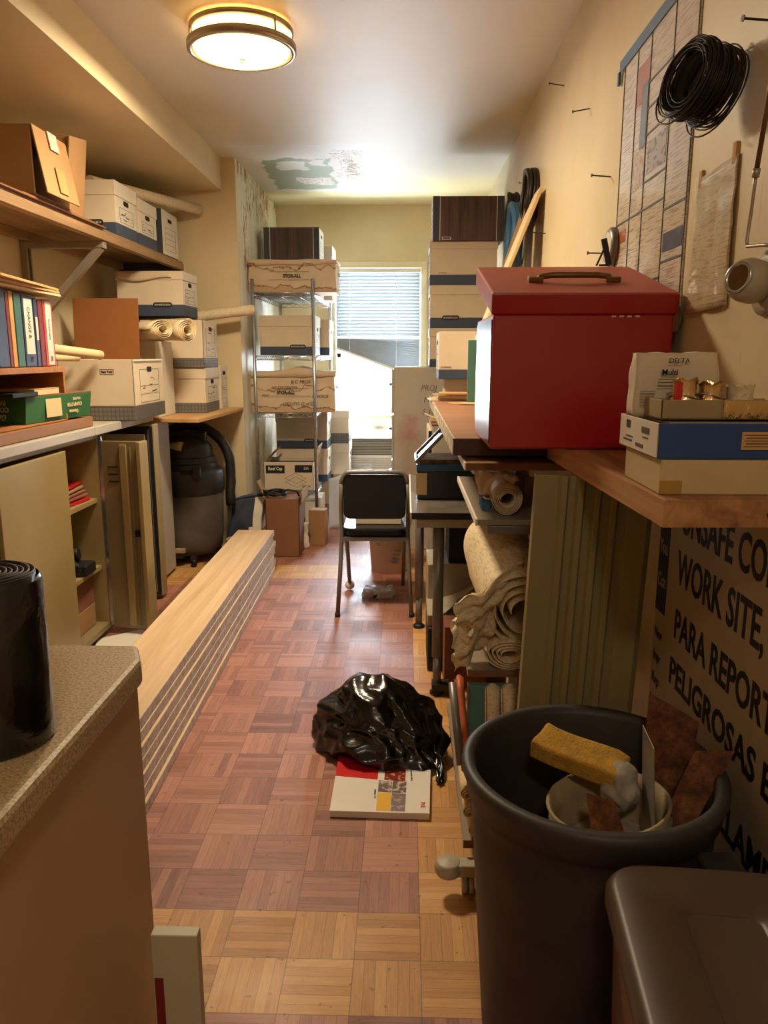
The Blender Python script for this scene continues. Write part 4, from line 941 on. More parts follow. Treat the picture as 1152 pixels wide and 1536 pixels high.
# items at its far end
carton('small box carton on the right-hand shelf below a larger box', .20, .36, 4.05, 4.25, 1.1305, .10, end=-1, band='none', lid=0, endmarks=False)
carton('white navy-band box standing at the far end of the right-hand shelf', .165, .355, 3.97, 4.3, 1.2315, .235, end=-1, bandh=.2, lid=0, word='STOR/FILE')
for k in range(5):
    b = MB(); b.box(-.10 + .01 * k, .09, -.07, .07, 0, .0075, [M_cbend, M_cream, M_cbend, M_beige, M_manila][k]); o = b.obj('envelope', bevel=.001); o.location = (.215 + .008 * (k % 3), 3.90 - .01 * k, 1.1305 + k * .008); o.rotation_euler = (0, 0, R([5, -8, 3, 12, -5][k]))
    tag(o, ['bottom white envelope on the right-hand shelf end', 'second envelope from the bottom, cream, on the shelf', 'middle white envelope of the little pile on the shelf', 'grey envelope just under the tan top one', 'tan envelope topping the pile on the right-hand shelf'][k], 'envelope', 'envelopes on the right-hand shelf')
b = MB(); b.box(-.17, .17, -.012, .012, 0, .29, M_teal); b.box(-.168, .165, -.009, .009, .003, .291, M_cream); o = b.obj('teal_binder', bevel=.003); o.location = (.46, 3.68, 1.1305); o.rotation_euler = (0, 0, R(-3)); tag(o, 'upright teal binder on the shelf just left of the red chest', 'binder')
b = MB(); b.prism([(-.05, -.06), (.05, -.09), (.09, .03), (.02, .07), (-.06, .04)], 0, .003, M_manila); b.prism([(-.02, -.10), (.08, -.12), (.1, -.04), (.0, -.03)], .003, .006, M_cream); o = b.obj('paper_scraps'); o.location = (.26, 3.62, 1.1305); tag(o, 'torn tan paper scraps in front of the teal binder', 'papers')
simple_late = True
carton('added plain carton hidden behind the red chest to hold the leaning boards', .345, .60, 3.74, 4.46, 1.1305, .32, end=-1, band='none', lid=0, endmarks=False)  # hidden carton added only as a prop under the leaning boards
# boards leaning on the wall behind the chest
for k, (y, xb, zt, c, lab) in enumerate(((3.78, .375, 2.10, M_cream, 'pale narrow board leaning against the right wall, nearer one'), (4.08, .42, 2.12, M_kraft, 'second board leaning behind the pale one against the right wall'))):
    zb = 1.455; ang = math.atan2(.628 - xb, zt - zb); Ln = math.hypot(.628 - xb, zt - zb)
    b = MB(); b.box(-.016, .0, 0, .24, 0, Ln, c); b.box(-.0005, .003, 0.01, .23, .02, Ln - .02, M_kraftd); o = b.obj('leaning_board', bevel=.002); o.location = (xb, y, zb + .005); o.rotation_euler = (0, ang, 0); tag(o, lab, 'board', 'boards leaning by the wall coils')

# red chest
t = thing('red_chest', 'red metal file chest with tilted lid and worn handle on the shelf', 'chest', (.405, 2.03, 1.1315))
b = MB(); b.box(-.205, .208, -.20, .19, 0, .312, M_red)
b.obj('chest_body', t, bevel=.005)
b = MB(); b.box(-.2075, -.2055, -.19, .18, .012, .30, plain('dimmed_end_panel', '#5a1a1d', .3, var=.12, vscale=3, coat=.25)); b.obj('end_plate', t, bevel=.002)  # chest end darkened in its colour to offset the window glare
T = Matrix.Translation((0, -.205, .313)) @ Matrix.Rotation(R(13.5), 4, 'X')
b = MB(); fs = b.box(-.21, .213, 0, .44, -.004, .045, M_red, T); b._set([fs[5]], M_redtop)
for f in b.bm.faces:
    if f.normal.z > .5 or f.calc_center_median().z > .38: f.material_index = b.mi(M_redtop)
lid = b.obj('lid', t, bevel=.004)
b = MB(); pts = [Vector((-.085, .17, .046)), Vector((-.075, .165, .058)), Vector((-.05, .16, .062)), Vector((.0, .155, .063)), Vector((.06, .16, .062)), Vector((.09, .165, .058)), Vector((.10, .17, .046))]
b.tube([T @ p for p in pts], .0075, M_brass, 10)
for x in (-.088, .10): b.box(x - .018, x + .018, .155, .185, .045, .058, M_brass, T)
b.obj('carry_handle', lid, bevel=.002)
b = MB(); b.box(.208, .225, -.19, -.15, .27, .33, M_brass); b.box(.208, .232, -.18, -.16, .285, .31, M_galv); b.obj('latch', t, bevel=.003)
b = MB(); lines(b, face_T('-y', (0, -.2003, 0)), [(.07 + k * .018, .306, .010, .0035) for k in range(4)], M_cbend); b.obj('paint_chips', t)

# heavy fir plank with the hardware boxes
b = MB(); b.hexa([(.402, 1.185, 1.086), (.635, 1.19, 1.086), (.635, 2.02, 1.086), (.372, 2.02, 1.086), (.402, 1.185, 1.130), (.635, 1.19, 1.130), (.635, 2.02, 1.130), (.372, 2.02, 1.130)], M_fir)
b.prism([(.57 + .009 * math.cos(q), 1.108 + .007 * math.sin(q)) for q in [i * math.pi / 6 for i in range(12)]], -1.1848, -1.1835, M_hole, Matrix.Rotation(R(0), 4, 'X') @ Matrix(((1, 0, 0, 0), (0, 0, -1, 0), (0, 1, 0, 0), (0, 0, 0, 1))))
o = b.obj('fir_plank', bevel=.003); tag(o, 'rough knotty wooden plank carrying the blue and white boxes', 'plank')
t = thing('white_carton', 'long white carton with yellowed tape under the blue box', 'box', (.63, 1.34, 1.1305))
b = MB(); b.box(-.222, .0, -.11, .09, 0, .056, plain('ivory_carton', '#c2ae84', .7, var=.04)); b.obj('box_body', t, bevel=.002)
b = MB(); lines(b, face_T('-y', (-.205, -.1103, .012)), [(0, 0, .036, .022)], plain('yellowed_tape', '#a8843f', .4)); b.obj('packing_tape', t)
t = thing('blue_carton', 'open blue and white carton with printed labels on the white carton', 'box', (.635, 1.345, 1.1875))
M_bluebox = plain('dark_blue_print', '#1d4380', .5, var=.06)
b = MB(); w = .003
b.box(-.235, .0, -.115, -.115 + w, 0, .057, M_bluebox); b.box(-.235, 0, .105 - w, .105, 0, .057, M_cbw); b.box(-.235, -.235 + w, -.115, .105, 0, .057, M_cbend); b.box(-.235, 0, -.115, .105, 0, .003, M_cbw); b.obj('box_body', t, bevel=.001)
b = MB(); b.box(-.2, .0, -.06, .10, .004, .054, M_beige); b.obj('box_contents', t)
b = MB(); lines(b, face_T('-y', (-.075, -.1153, .03)), [(0, 0, .058, .028)], M_manila); lines(b, face_T('-y', (-.075, -.1162, .03)), [(0, .009 - .0045 * k, .05 - .006 * (k % 2), .0012) for k in range(5)], M_line); b.obj('front_label', t)
b = MB(); T = face_T('-x', (-.2353, 0, 0)); lines(b, T, [(-.06 + .004 * k, .043, .002, .014) for k in range(6)] + [(.05, .040, .04, .010), (.05, .028, .03, .002), (.02, .012, .04, .006), (-.05, .015, .05, .003), (-.04, .022, .04, .002)], M_line); b.obj('end_label', t)
t = thing('tray_carton', 'small open cardboard tray holding foil packets on the blue carton', 'box', (.53, 1.33, 1.2455))
b = MB(); M_tray = plain('tan_tray', '#a08a66', .75, var=.05)
b.box(-.105, .105, -.03, -.027, 0, .032, M_tray); b.box(-.105, .105, .06, .063, 0, .030, M_tray); b.box(-.105, -.102, -.03, .06, 0, .032, M_tray); b.box(-.105, .105, -.03, .063, -.0003, .003, M_tray); b.obj('tray_body', t, bevel=.001)
b = MB(); fs = b.box(-.004, .104, -.034, -.030, .001, .031, M_foil); b.obj('foil_flap', t)
t = thing('grout_packet', 'white crumpled paper packet printed DELTA and Multi behind the foil', 'packet', (.48, 1.418, 1.2425))
b = MB(); b.box(-.072, .072, -.022, .022, 0, .112, M_cbw); bmesh.ops.subdivide_edges(b.bm, edges=b.bm.edges[:], cuts=8, use_grid_fill=True)
for v in b.bm.verts:
    n = noise.noise_vector(v.co * 24); v.co += Vector((n.x * .007, n.y * .004, n.z * .005 * (v.co.z > .01))); v.co.y *= 1 - .3 * (v.co.z / .11) ** 3
for f in b.bm.faces: f.smooth = True
b.obj('packet_body', t)
text('DELTA', .012, face_T('-y', (.0, -.028, .098)), M_ink, t); text('Multi', .014, face_T('-y', (-.015, -.028, .078)), M_ink, t, bold=.0002)
b = MB(); lines(b, face_T('-y', (0, -.028, 0)), [(-.015, .066 - .006 * k, .04, .0012) for k in range(3)] + [(-.052, .045 - .005 * k, .026, .001) for k in range(6)], M_line); b.obj('printed_lines', t)
for k, (x, y, r, lab, c) in enumerate(((.475, 1.34, .022, 'foil-wrapped packet with red stripe standing in the cardboard tray', M_foil), (.52, 1.345, .022, 'shiny foil roll in the middle of the cardboard tray', M_foil), (.575, 1.355, .024, 'crumpled brown printed packet at the right end of the tray', M_paper))):
    b = MB()
    def fn(u, v):
        a = u * 2 * math.pi; rr = r * (1 + .12 * noise.noise(Vector((math.cos(a) * 2 + k * 9, math.sin(a) * 2, v * 3)))) * (1.1 if v > .9 else 1) * (1 - .12 * (v > .5)); return Vector((x + rr * math.cos(a), y + rr * math.sin(a), 1.249 + (.062 - .006 * k) * v + .003 * math.sin(a * 5 + k)))
    b.sheet(fn, 36, 9, c); b.prism([(x + r * .8 * math.cos(q), y + r * .8 * math.sin(q)) for q in [i * math.pi / 8 for i in range(16)]], 1.249, 1.29, c)
    if k == 0: b.box(x - .022, x - .012, y - .0225, y - .012, 1.252, 1.305, M_redprint)
    if k < 2: b.tube([(x + (r + .002) * math.cos(R(q)), y + (r + .002) * math.sin(R(q)), 1.283 + .004 * math.sin(R(q * 2))) for q in range(0, 361, 20)], .0012, M_steel, 5)
    tag(b.obj('foil_packet'), lab, 'packet')

# computer cart
t = thing('computer_cart', 'rolling wooden cart with keyboard tray and paper-filled shelves by the bin', 'cart', (.38, 2.3, 0))
M_cartw = wood('cart_laminate', '#a9835a', '#94714c', axis=0, grain=12, rough=.35)
M_cartg = plain('grey_laminate', '#8d8271', .35, var=.04)
b = MB(); b.box(-.222, .22, -.31, .60, 1.058, 1.075, M_cartw); b.box(-.2225, .22, -.3125, -.31, 1.057, 1.0755, M_kraftd); b.box(-.226, -.222, -.31, .60, 1.057, 1.0755, M_cbend); b.obj('cart_top', t)
b = MB(); b.box(-.178, .20, -.20, .58, .886, .902, M_cartg); b.box(-.184, -.178, -.20, .58, .884, .903, M_cbend); ty = b.obj('keyboard_tray', t)
b = MB(); b.box(-.15, .2, -.205, -.19, .862, .885, M_legmetal); b.obj('drawer_slide', ty, bevel=.002)
b = MB(); b.box(-.205, .20, -.31, .28, .484, .502, M_cartg); b.box(-.205, .2, -.3125, -.31, .484, .502, M_kraftd); b.obj('cart_shelf', t)
b = MB(); b.box(-.225, .20, -.52, .28, .105, .125, M_cartg); b.box(-.225, .2, -.523, -.52, .104, .126, M_kraftd); b.obj('cart_shelf', t)
for x in (.0, .19):
    b = MB(); b.box(x - .02, x + .012, .20, .26, .10, 1.058, M_beige); b.obj('upright', t, bevel=.003)
b = MB(); b.box(-.26, -.135, -.575, -.535, .055, .088, M_beige); b.lathe([(0, -.02), (.03, -.018), (.036, 0), (.03, .018), (0, .022)], M_beige, c=(-.265, -.555, .072), seg=20); b.box(-.15, -.1, -.55, .2, .06, .104, M_beige); b.obj('foot_bar', t, bevel=.004)
for x, y in ((-.222, -.552), (-.205, -.552), (-.2, .2), (.15, -.5), (.15, .2)):
    b = MB(); b.cyl((x - .008, y, .027), (x + .006, y, .027), .027, M_beige, seg=24); b.cyl((x, y, .027), (x, y, .06), .008, M_legmetal); b.obj('caster', t)
# things on the cart
roll('rolled_vinyl_sheet', 'thick rolled sheet with hollow core on the keyboard tray', (.29, 2.155, .950), (.31, 2.60, .950), .044, M_paper, 5, 110, rin=.45)
b = MB()
def fn(u, v): return Vector((.225 + .10 * u, 2.18 + .45 * v, .985 - .03 * (1 - u) - .02 * math.sin(u * 4 + v * 6) + .012 * noise.noise(Vector((u * 6, v * 6, 1)))))
b.sheet(fn, 12, 16, M_cbw); tag(b.obj('paper_sheet', solid=.002), 'crumpled white sheet trailing behind the rolled sheet on the tray', 'paper')
b = MB(); b.box(-.016, .016, -.02, .02, 0, .038, M_blue); bmesh.ops.subdivide_edges(b.bm, edges=b.bm.edges[:], cuts=4, use_grid_fill=True)
for v in b.bm.verts: n = noise.noise_vector(v.co * 60); v.co += n * .006
o = b.obj('blue_rag'); o.location = (.238, 2.24, .908); tag(o, 'crumpled blue plastic scrap beside the rolled sheet', 'scrap')
roll('printed_plan_roll', 'big crumpled roll of printed plans on the middle cart shelf', (.33, 2.02, .66), (.30, 2.52, .72), .115, M_paper2, 3.4, 120, crush=1.0)
roll('newspaper_roll', 'flattened roll of newspapers under the big plan roll', (.29, 2.0, .545), (.30, 2.45, .545), .07, M_paper2, 4, 90, crush=.62)
for k, (x0, z0, x1, z1, y) in enumerate(((.135, .64, .33, .76, 1.99), (.13, .56, .26, .62, 1.985), (.15, .60, .30, .72, 2.06))):
    b = MB(); sd = k * 5.3
    def fn(u, v):
        n = noise.noise(Vector((u * 4, v * 4, sd))); n2 = noise.noise(Vector((u * 11, v * 11, sd)))
        x = x0 + (x1 - x0) * u + .02 * noise.noise(Vector((v * 5, sd, 0))) * (1 - u); z = z0 + (z1 - z0) * u + .12 * (v - .5) * (1 - .3 * u) + .03 * n
        return Vector((x, y + .10 * u * u - .05 * v + .035 * n + .012 * n2 + .05 * abs(v - .5), z))
    b.sheet(fn, 18, 14, M_paper2 if k != 2 else M_cream); tag(b.obj('crumpled_paper', solid=.0015), ['upper torn sheet spilling left from the plan roll', 'lower torn sheet hanging over the middle cart shelf edge', 'plain crumpled sheet behind the torn ones on the cart'][k], 'paper', 'torn sheets spilling from the cart')
b = MB(); b.box(-.02, .09, -.012, .012, 0, .205, M_teal); b.box(-.024, -.018, -.014, .014, -.002, .207, M_legmetal); o = b.obj('teal_folder', bevel=.002); o.location = (.195, 1.95, .275); tag(o, 'teal folder standing upright below the middle cart shelf', 'folder')
b = MB(); b.box(-.10, .15, -.10, .12, 0, .145, M_cream)
bmesh.ops.subdivide_edges(b.bm, edges=b.bm.edges[:], cuts=3, use_grid_fill=True); o = b.obj('paper_bundle', bevel=.004); o.location = (.29, 1.96, .1265); tag(o, 'stack of papers under the teal folder on the lowest cart shelf', 'papers')
roll('standing_roll', 'left of two paper rolls standing behind the round bin', (.245, 1.90, .13), (.236, 1.93, .478), .020, M_paper, 3)
roll('standing_roll', 'right of two paper rolls standing behind the round bin', (.292, 1.90, .13), (.280, 1.93, .478), .022, M_paper2, 3)
b = MB(); b.cyl((.150, 1.86, .29), (.132, 1.98, .47), .011, M_legmetal); o = b.obj('grey_tube'); tag(o, 'grey tube leaning beside the orange roll at the cart', 'tube')
roll('orange_roll', 'orange rolled sheet sticking out beside the cart shelf', (.165, 1.84, .288), (.156, 2.05, .45), .013, plain('orange_sheet', '#b5562c', .5), 2)
for k, (z, x) in enumerate(((.146, .185), (.186, .172), (.226, .166))):
    roll('small_roll', ['lowest slim roll on the bottom cart shelf', 'second slim roll up on the bottom cart shelf', 'topmost slim roll on the bottom cart shelf'][k], (x, 1.79 + .02 * k, z), (x + .005, 2.10, z), .018, M_cream, 2.5)

# fluted panel leaning under the plank
b = MB(); prof = []; n = 0
xs = [(-.135, 0), (-.085, .0), (-.078, -.012), (-.066, -.012), (-.060, 0), (-.046, 0), (-.040, -.012), (-.028, -.012), (-.022, 0), (-.008, 0), (-.002, -.012), (.010, -.012), (.016, 0), (.030, 0), (.036, -.012), (.048, -.012), (.054, 0), (.068, 0), (.074, -.008), (.120, -.008), (.135, .006)]
pts = xs + [(x, y + .03) for x, y in reversed(xs)]
b.prism(pts, 0, 1.083, M_fluted); o = b.obj('fluted_panel', bevel=.0012); o.location = (.408, 1.79, .0); o.rotation_euler = (R(0), R(2.0), 0); tag(o, 'cream vertically fluted panel standing behind the round bin', 'panel')
o.location = (.392, 1.72, 0)

# desk
t = thing('desk', 'grey desk with dark worn top and tubular legs beyond the cart', 'desk', (.33, 3.36, 0), R(0))
b = MB(); b.box(-.305, .29, -.48, .49, .737, .76, plain('worn_dark_desktop', '#645a52', .25, var=.25, vscale=7)); b.box(-.311, -.305, -.48, .49, .736, .761, M_cbend); b.box(-.305, .29, -.487, -.48, .736, .761, M_black); b.obj('desktop', t)
b = MB(); b.box(-.285, .28, -.47, -.45, .70, .736, M_beige); b.box(-.285, -.265, -.45, .47, .70, .736, M_beige); b.obj('apron', t, bevel=.002)
for x, y in ((-.198, -.43), (-.258, .35), (.25, -.43), (.25, .35)):
    b = MB(); b.cyl((x, y, .16), (x, y, .70), .0215, M_legmetal, seg=20); b.cyl((x, y, .01), (x, y, .17), .0165, M_legmetal, seg=18); b.lathe([(0, 0), (.028, 0), (.028, .012), (.018, .02), (0, .02)], M_black, c=(x, y, 0), seg=16)
    if y < 0 and x < 0: b.box(x - .02, x + .05, y - .03, y + .03, .022, .05, M_vacd)
    b.obj('leg', t)
t = thing('organizer_box', 'clear blue-banded plastic organizer box with raised lid on the desk', 'box', (.16, 3.28, .7615))
b = MB(); M_smoke, nt, bs = new_mat('smoky_blue_plastic'); bs.inputs['Base Color'].default_value = lin('#1a2a3e'); bs.inputs['Roughness'].default_value = .25; bs.inputs['Alpha'].default_value = .93
b.box(-.11, .13, -.12, .12, 0, .118, M_smoke); b.obj('tray_body', t, bevel=.004)
b = MB(); b.box(-.114, .134, -.124, .124, .118, .145, M_blue); b.obj('rim_band', t, bevel=.003)
b = MB(); b.box(-.115, -.07, -.127, -.119, .02, .11, M_cream); b.obj('paper_label', t)
b = MB(); b.box(-.10, .12, -.11, .11, .1455, .165, plain('mixed_parts', '#6b5a48', .6, var=.5, vscale=40)); b.obj('contents', t)
T = Matrix.Translation((-.112, 0, .15)) @ Matrix.Rotation(R(-46), 4, 'Y')
b = MB()
for a in ((0, .25, -.124, -.110), (0, .25, .110, .124), (0, .012, -.12, .12), (.24, .252, -.124, .124)): b.box(a[0], a[1], a[2], a[3], 0, .014, M_legmetal, T)
ld_ = b.obj('lid', t, bevel=.002)
b = MB(); b.box(.01, .24, -.11, .11, .004, .007, glass_mat('smoky_lid', (.55, .56, .56, 1), .12), T); b.obj('lid_pane', ld_)
# under the desk
def simple(name, label, cat, x0, x1, y0, y1, z0, z1, m, bv=.004, rz=0, marks=None, group=None):
    b = MB(); L, Wd = (x1 - x0) / 2, (y1 - y0) / 2; b.box(-L, L, -Wd, Wd, 0, z1 - z0, m)
    if marks:
        for mm, rects in marks: lines(b, face_T('-y', (0, -Wd - .0003, 0)), rects, mm)
    o = b.obj(name, bevel=bv); o.location = ((x0 + x1) / 2, (y0 + y1) / 2, z0); o.rotation_euler = (0, 0, rz); return tag(o, label, cat, group)
simple('low_bench', 'plain low shelf unit standing under the desk', 'shelf', .105, .53, 3.40, 3.68, .0, .415, M_beige)
simple('black_crate', 'black woven storage crate under the desk top', 'crate', .20, .50, 3.42, 3.67, .416, .60, plain('woven_black', '#17181c', .7, var=.6, vscale=60, bmp=.8))
simple('black_case', 'black case standing on the floor under the desk', 'case', .10, .29, 3.15, 3.42, .0, .20, M_black, .008)
simple('paper_pile', 'pile of grey papers on the black case under the desk', 'papers', .10, .34, 3.17, 3.42, .201, .25, M_beige, .002)
b = MB()
def fn(u, v): return Vector((.16 + .22 * u, 3.16 + .2 * v, .255 + .20 * u * (1 - .4 * v) + .015 * noise.noise(Vector((u * 5, v * 5, 4)))))
b.sheet(fn, 12, 10, M_beige); tag(b.obj('paper_sheet', solid=.002), 'large sagging grey sheet over the papers under the desk', 'paper')
simple('brown_carton', 'dark brown carton with white label on the floor under the desk', 'box', .165, .34, 2.98, 3.13, .0, .265, M_kraftred, .003, 0, [(M_cbend, [(-.005, .215, .10, .04)]), (M_ink, [(-.04, .218, .02, .006), (.01, .218, .04, .007), (-.005, .205, .08, .007)] + [(-.02, .17 - .014 * k, .09 - .01 * (k % 3), .003) for k in range(6)])])

# black trash bag and brochure
t = thing('trash_bag', 'crumpled shiny black trash bag lying on the parquet', 'bag', (-.07, 2.50, 0))
b = MB(); bmesh.ops.create_icosphere(b.bm, subdivisions=6, radius=1); b.mi(M_bag)
def ridge(p, s, sd):
    n = noise.noise(p * s + Vector((sd, 0, 0))); return 1 - 2 * abs(n)
rnd = random.Random(11); planes = []
for k in range(24):
    d = Vector((rnd.gauss(0, 1), rnd.gauss(0, 1), rnd.gauss(0, 1))).normalized(); planes.append((d, rnd.uniform(.78, 1.0)))
for v in b.bm.verts:
    p = v.co.copy(); r = 1.25
    for d, q in planes:
        c_ = d.dot(p)
        if c_ > .2: r = min(r, q / c_)
    w_ = Vector((p.x + .5 * p.z, p.y * .6, p.z - .4 * p.x)); r += .11 * (ridge(w_, 1.5, 8) - .75) + .07 * (ridge(w_ + noise.noise_vector(p) * .3, 2.9, 1) - .75)
    x = p.x * .25 * r; y = p.y * .205 * r; z = p.z * .165 * r + .10 - .05 * max(0, p.x)
    if p.x > 0: y -= .09 * p.x * p.x
    if p.z < 0: x *= 1 - .22 * p.z; y *= 1 - .25 * p.z
    z = max(z, .002 + .003 * (1 + noise.noise(p * 9)))
    v.co = (x, y, z)
o = b.obj('bag_body', t, sub=0)
for f in o.data.polygons: f.use_smooth = True
b = MB()
def fn(u, v):
    a = (u - .5) * 1.9; n = noise.noise(Vector((u * 6, v * 4, 2)))
    return Vector((.14 + .05 * v + .07 * u * (1 - v) + .02 * n, -.07 - .19 * v + .02 * n, max(.004, .10 * (1 - v) * (1 - .5 * abs(a)) + .03 * abs(noise.noise(Vector((u * 9, v * 2, 7)))))))
b.sheet(fn, 22, 18, M_bag); b.obj('gathered_end', t, solid=.003)
t = thing('brochure_stack', 'thin brochure with red square cover and white panels beside the trash bag', 'brochure', (-.07, 2.23, 0))
Q = [(-.150, -.168), (.147, -.175), (.160, .128), (-.150, .206)]
b = MB(); b.prism(Q, 0.001, .020, M_cbend); b.obj('pages', t)
M_cover = plain('glossy_white_cover', '#ded9cf', .25, var=.02)
b = MB(); b.prism(Q, .0203, .0215, M_cover); cv = b.obj('cover', t)
def q_uv(u, v): a = Vector(Q[0]).lerp(Vector(Q[1]), u); c = Vector(Q[3]).lerp(Vector(Q[2]), u); return a.lerp(c, v)
def patch(u0, u1, v0, v1, m, name, z=.0216):
    b = MB(); b.prism([q_uv(u0, v0), q_uv(u1, v0), q_uv(u1, v1), q_uv(u0, v1)], z, z + .0006, m); return b.obj(name, cv)
patch(.0, .45, .52, 1, M_redprint, 'red_square'); patch(.465, .605, .02, .31, M_yellow, 'yellow_square')
M_photo1 = print_mat('city_photo', '#7c2a24', '#c9a15a', 60, 40, 1, .8, .3); M_photo2 = print_mat('people_photo', '#6a5f5a', '#c9b8a6', 50, 50, 1, .8, .3); M_photo3 = print_mat('violet_photo', '#7d6d72', '#b59a90', 60, 60, 1, .7, .3)
patch(.52, .74, .53, 1, M_photo1, 'photo_print'); patch(.465, .605, .32, .51, M_photo2, 'photo_print'); patch(.61, .755, .32, .53, M_photo2, 'photo_print'); patch(.61, .755, .02, .31, M_photo3, 'photo_print')
p = q_uv(.93, .14); text('PUE', .018, Matrix.Translation((p.x, p.y, .0217)) @ Matrix.Rotation(R(-88), 4, 'Z'), M_redprint, cv, bold=.0003)
p = q_uv(.80, .72); text('General Construction Safety', .009, Matrix.Translation((p.x, p.y, .0217)) @ Matrix.Rotation(R(-88), 4, 'Z'), M_line, cv)
p = q_uv(.44, .28); text('Building Code', .009, Matrix.Translation((p.x, p.y, .0217)) @ Matrix.Rotation(R(-88), 4, 'Z'), M_line, cv)

# round bin
t = thing('round_bin', 'large round dark grey plastic bin full of debris at the right', 'bin', (.353, 1.335, 0))
b = MB(); b.lathe([(0, .004), (.185, .004), (.19, .01), (.222, .50), (.222, .54), (.232, .545), (.236, .575), (.242, .585), (.242, .598), (.236, .604), (.222, .603), (.216, .59), (.212, .50), (.18, .02), (0, .02)], M_can, seg=64); b.obj('bin_body', t)
b = MB(); b.box(.14, .20, -.215, -.16, .47, .53, M_can); b.obj('side_handle', t, bevel=.006)
t = thing('debris_pail', 'dirty small white pail inside the round bin', 'pail', (.415, 1.315, .30))
b = MB(); b.lathe([(0, .002), (.095, .002), (.105, .19), (.112, .195), (.112, .205), (.106, .21), (.114, .235), (.108, .237), (.10, .19), (.09, .01), (0, .01)], M_grout, seg=40, T=Matrix.Rotation(R(-8), 4, 'Y')); b.obj('pail_body', t)
b = MB(); b.lathe([(0, .14), (.097, .14)], M_concrete, seg=24); b.obj('pail_filling', t)
t = thing('rubbish_fill', 'dark rubbish filling the lower part of the round bin', 'rubbish', (.353, 1.335, .20))
b = MB()
def fn(u, v): a = u * 2 * math.pi; return Vector((.18 * v * math.cos(a), .18 * v * math.sin(a), .09 + .03 * noise.noise(Vector((math.cos(a) * v * 3, math.sin(a) * v * 3, 0)))))
b.sheet(fn, 30, 8, M_vacd); b.lathe([(.185, .06), (.18, -.15), (0, -.16)], M_vacd, seg=30); b.obj('rubbish_heap', t); 
b = MB(); b.box(-.085, .085, -.035, .035, -.022, .022, M_sponge); bmesh.ops.subdivide_edges(b.bm, edges=b.bm.edges[:], cuts=6, use_grid_fill=True)
for v in b.bm.verts: n = noise.noise_vector(v.co * 25); v.co += n * .004; v.co.y += .012 * math.sin(v.co.x * 20)
o = b.obj('sponge', bevel=.006); [setattr(f, 'use_smooth', True) for f in o.data.polygons]; o.location = (.345, 1.40, .575); o.rotation_euler = (R(12), R(14), R(-33)); tag(o, 'yellow sponge lying on the pail rim in the round bin', 'sponge')
def blade(name, label, pts, loc, rot, th, m, cat):
    b = MB(); b.prism(pts, -th / 2, th / 2, m); bmesh.ops.triangulate(b.bm, faces=[f for f in b.bm.faces if len(f.verts) > 4])
    o = b.obj(name, bevel=.001); o.location = loc; o.rotation_euler = rot; return tag(o, label, cat)
blade('rusty_plate', 'tall rusty metal plate standing at the back right of the bin', [(-.045, -.16), (.035, -.16), (.055, .10), (.0, .125), (-.04, .14)], (.515, 1.40, .555), (R(80), R(0), R(-20)), .004, M_rust, 'scrap metal')
blade('rusty_plate', 'rusty rough wedge plate leaning over the right bin rim', [(-.05, -.16), (.0, -.15), (.07, .10), (.005, .08)], (.515, 1.30, .56), (R(68), R(6), R(-24)), .006, M_rust, 'scrap metal')
blade('putty_knife', 'rusty forked putty blade inside the small pail', [(-.04, -.10), (-.01, -.10), (.0, -.04), (.012, -.10), (.045, -.10), (.02, .05), (-.03, .07)], (.375, 1.27, .50), (R(60), 0, R(15)), .004, M_rust, 'tool')
blade('steel_blade', 'thin bright edge of a steel trowel blade upright in the bin', [(-.055, -.12), (.055, -.12), (.05, .12), (-.05, .11)], (.455, 1.31, .545), (R(88), R(8), R(84)), .002, M_galv, 'tool')
b = MB(); bmesh.ops.create_icosphere(b.bm, subdivisions=4, radius=.035); b.mi(M_concrete)
for v in b.bm.verts: v.co *= 1 + .22 * ridge(v.co * 40, 1, 0); v.co.z *= 1.25
for f in b.bm.faces: f.smooth = True
o = b.obj('cement_rag'); o.location = (.418, 1.36, .535); tag(o, 'cement-crusted crumpled rag in the pail beside the sponge', 'rag')

# rectangular bin with lid in the near right corner
t = thing('lidded_bin', 'brown rectangular bin with recessed lid in the lower right corner', 'bin', (.432, .765, 0), R(-5))
b = MB(); n_ = len(rrect(.30, .62, .06)); A = rrect(.24, .55, .05); B_ = rrect(.275, .60, .055)
va = [b.bm.verts.new((x, y, .005)) for x, y in A]; vb = [b.bm.verts.new((x, y, .55)) for x, y in B_]
fs = [b.bm.faces.new(va[::-1]), b.bm.faces.new(vb)] + [b.bm.faces.new((va[i], va[(i + 1) % n_], vb[(i + 1) % n_], vb[i])) for i in range(n_)]; b._set(fs, plain('tan_bin_plastic', '#6b5338', .5, var=.06)); b.obj('bin_body', t, bevel=.002)
b = MB()
loops = [(.295, .62, .06, .535), (.30, .625, .062, .540), (.30, .625, .062, .560), (.286, .61, .058, .572), (.27, .595, .05, .576), (.11, .26, .02, .578), (.104, .254, .02, .5745), (.10, .25, .02, .5735)]
prev = None
for k, (w_, d_, r_, z) in enumerate(loops):
    ring = [b.bm.verts.new((x, y, z)) for x, y in rrect(w_, d_, r_, cy=(0 if k < 5 else .075))]
    if prev: b._set([b.bm.faces.new((prev[i], prev[(i + 1) % n_], ring[(i + 1) % n_], ring[i])) for i in range(n_)], M_lid)
    prev = ring
b._set([b.bm.faces.new(prev)], M_lid)
for f in b.bm.faces: f.smooth = True
b.obj('bin_lid', t)

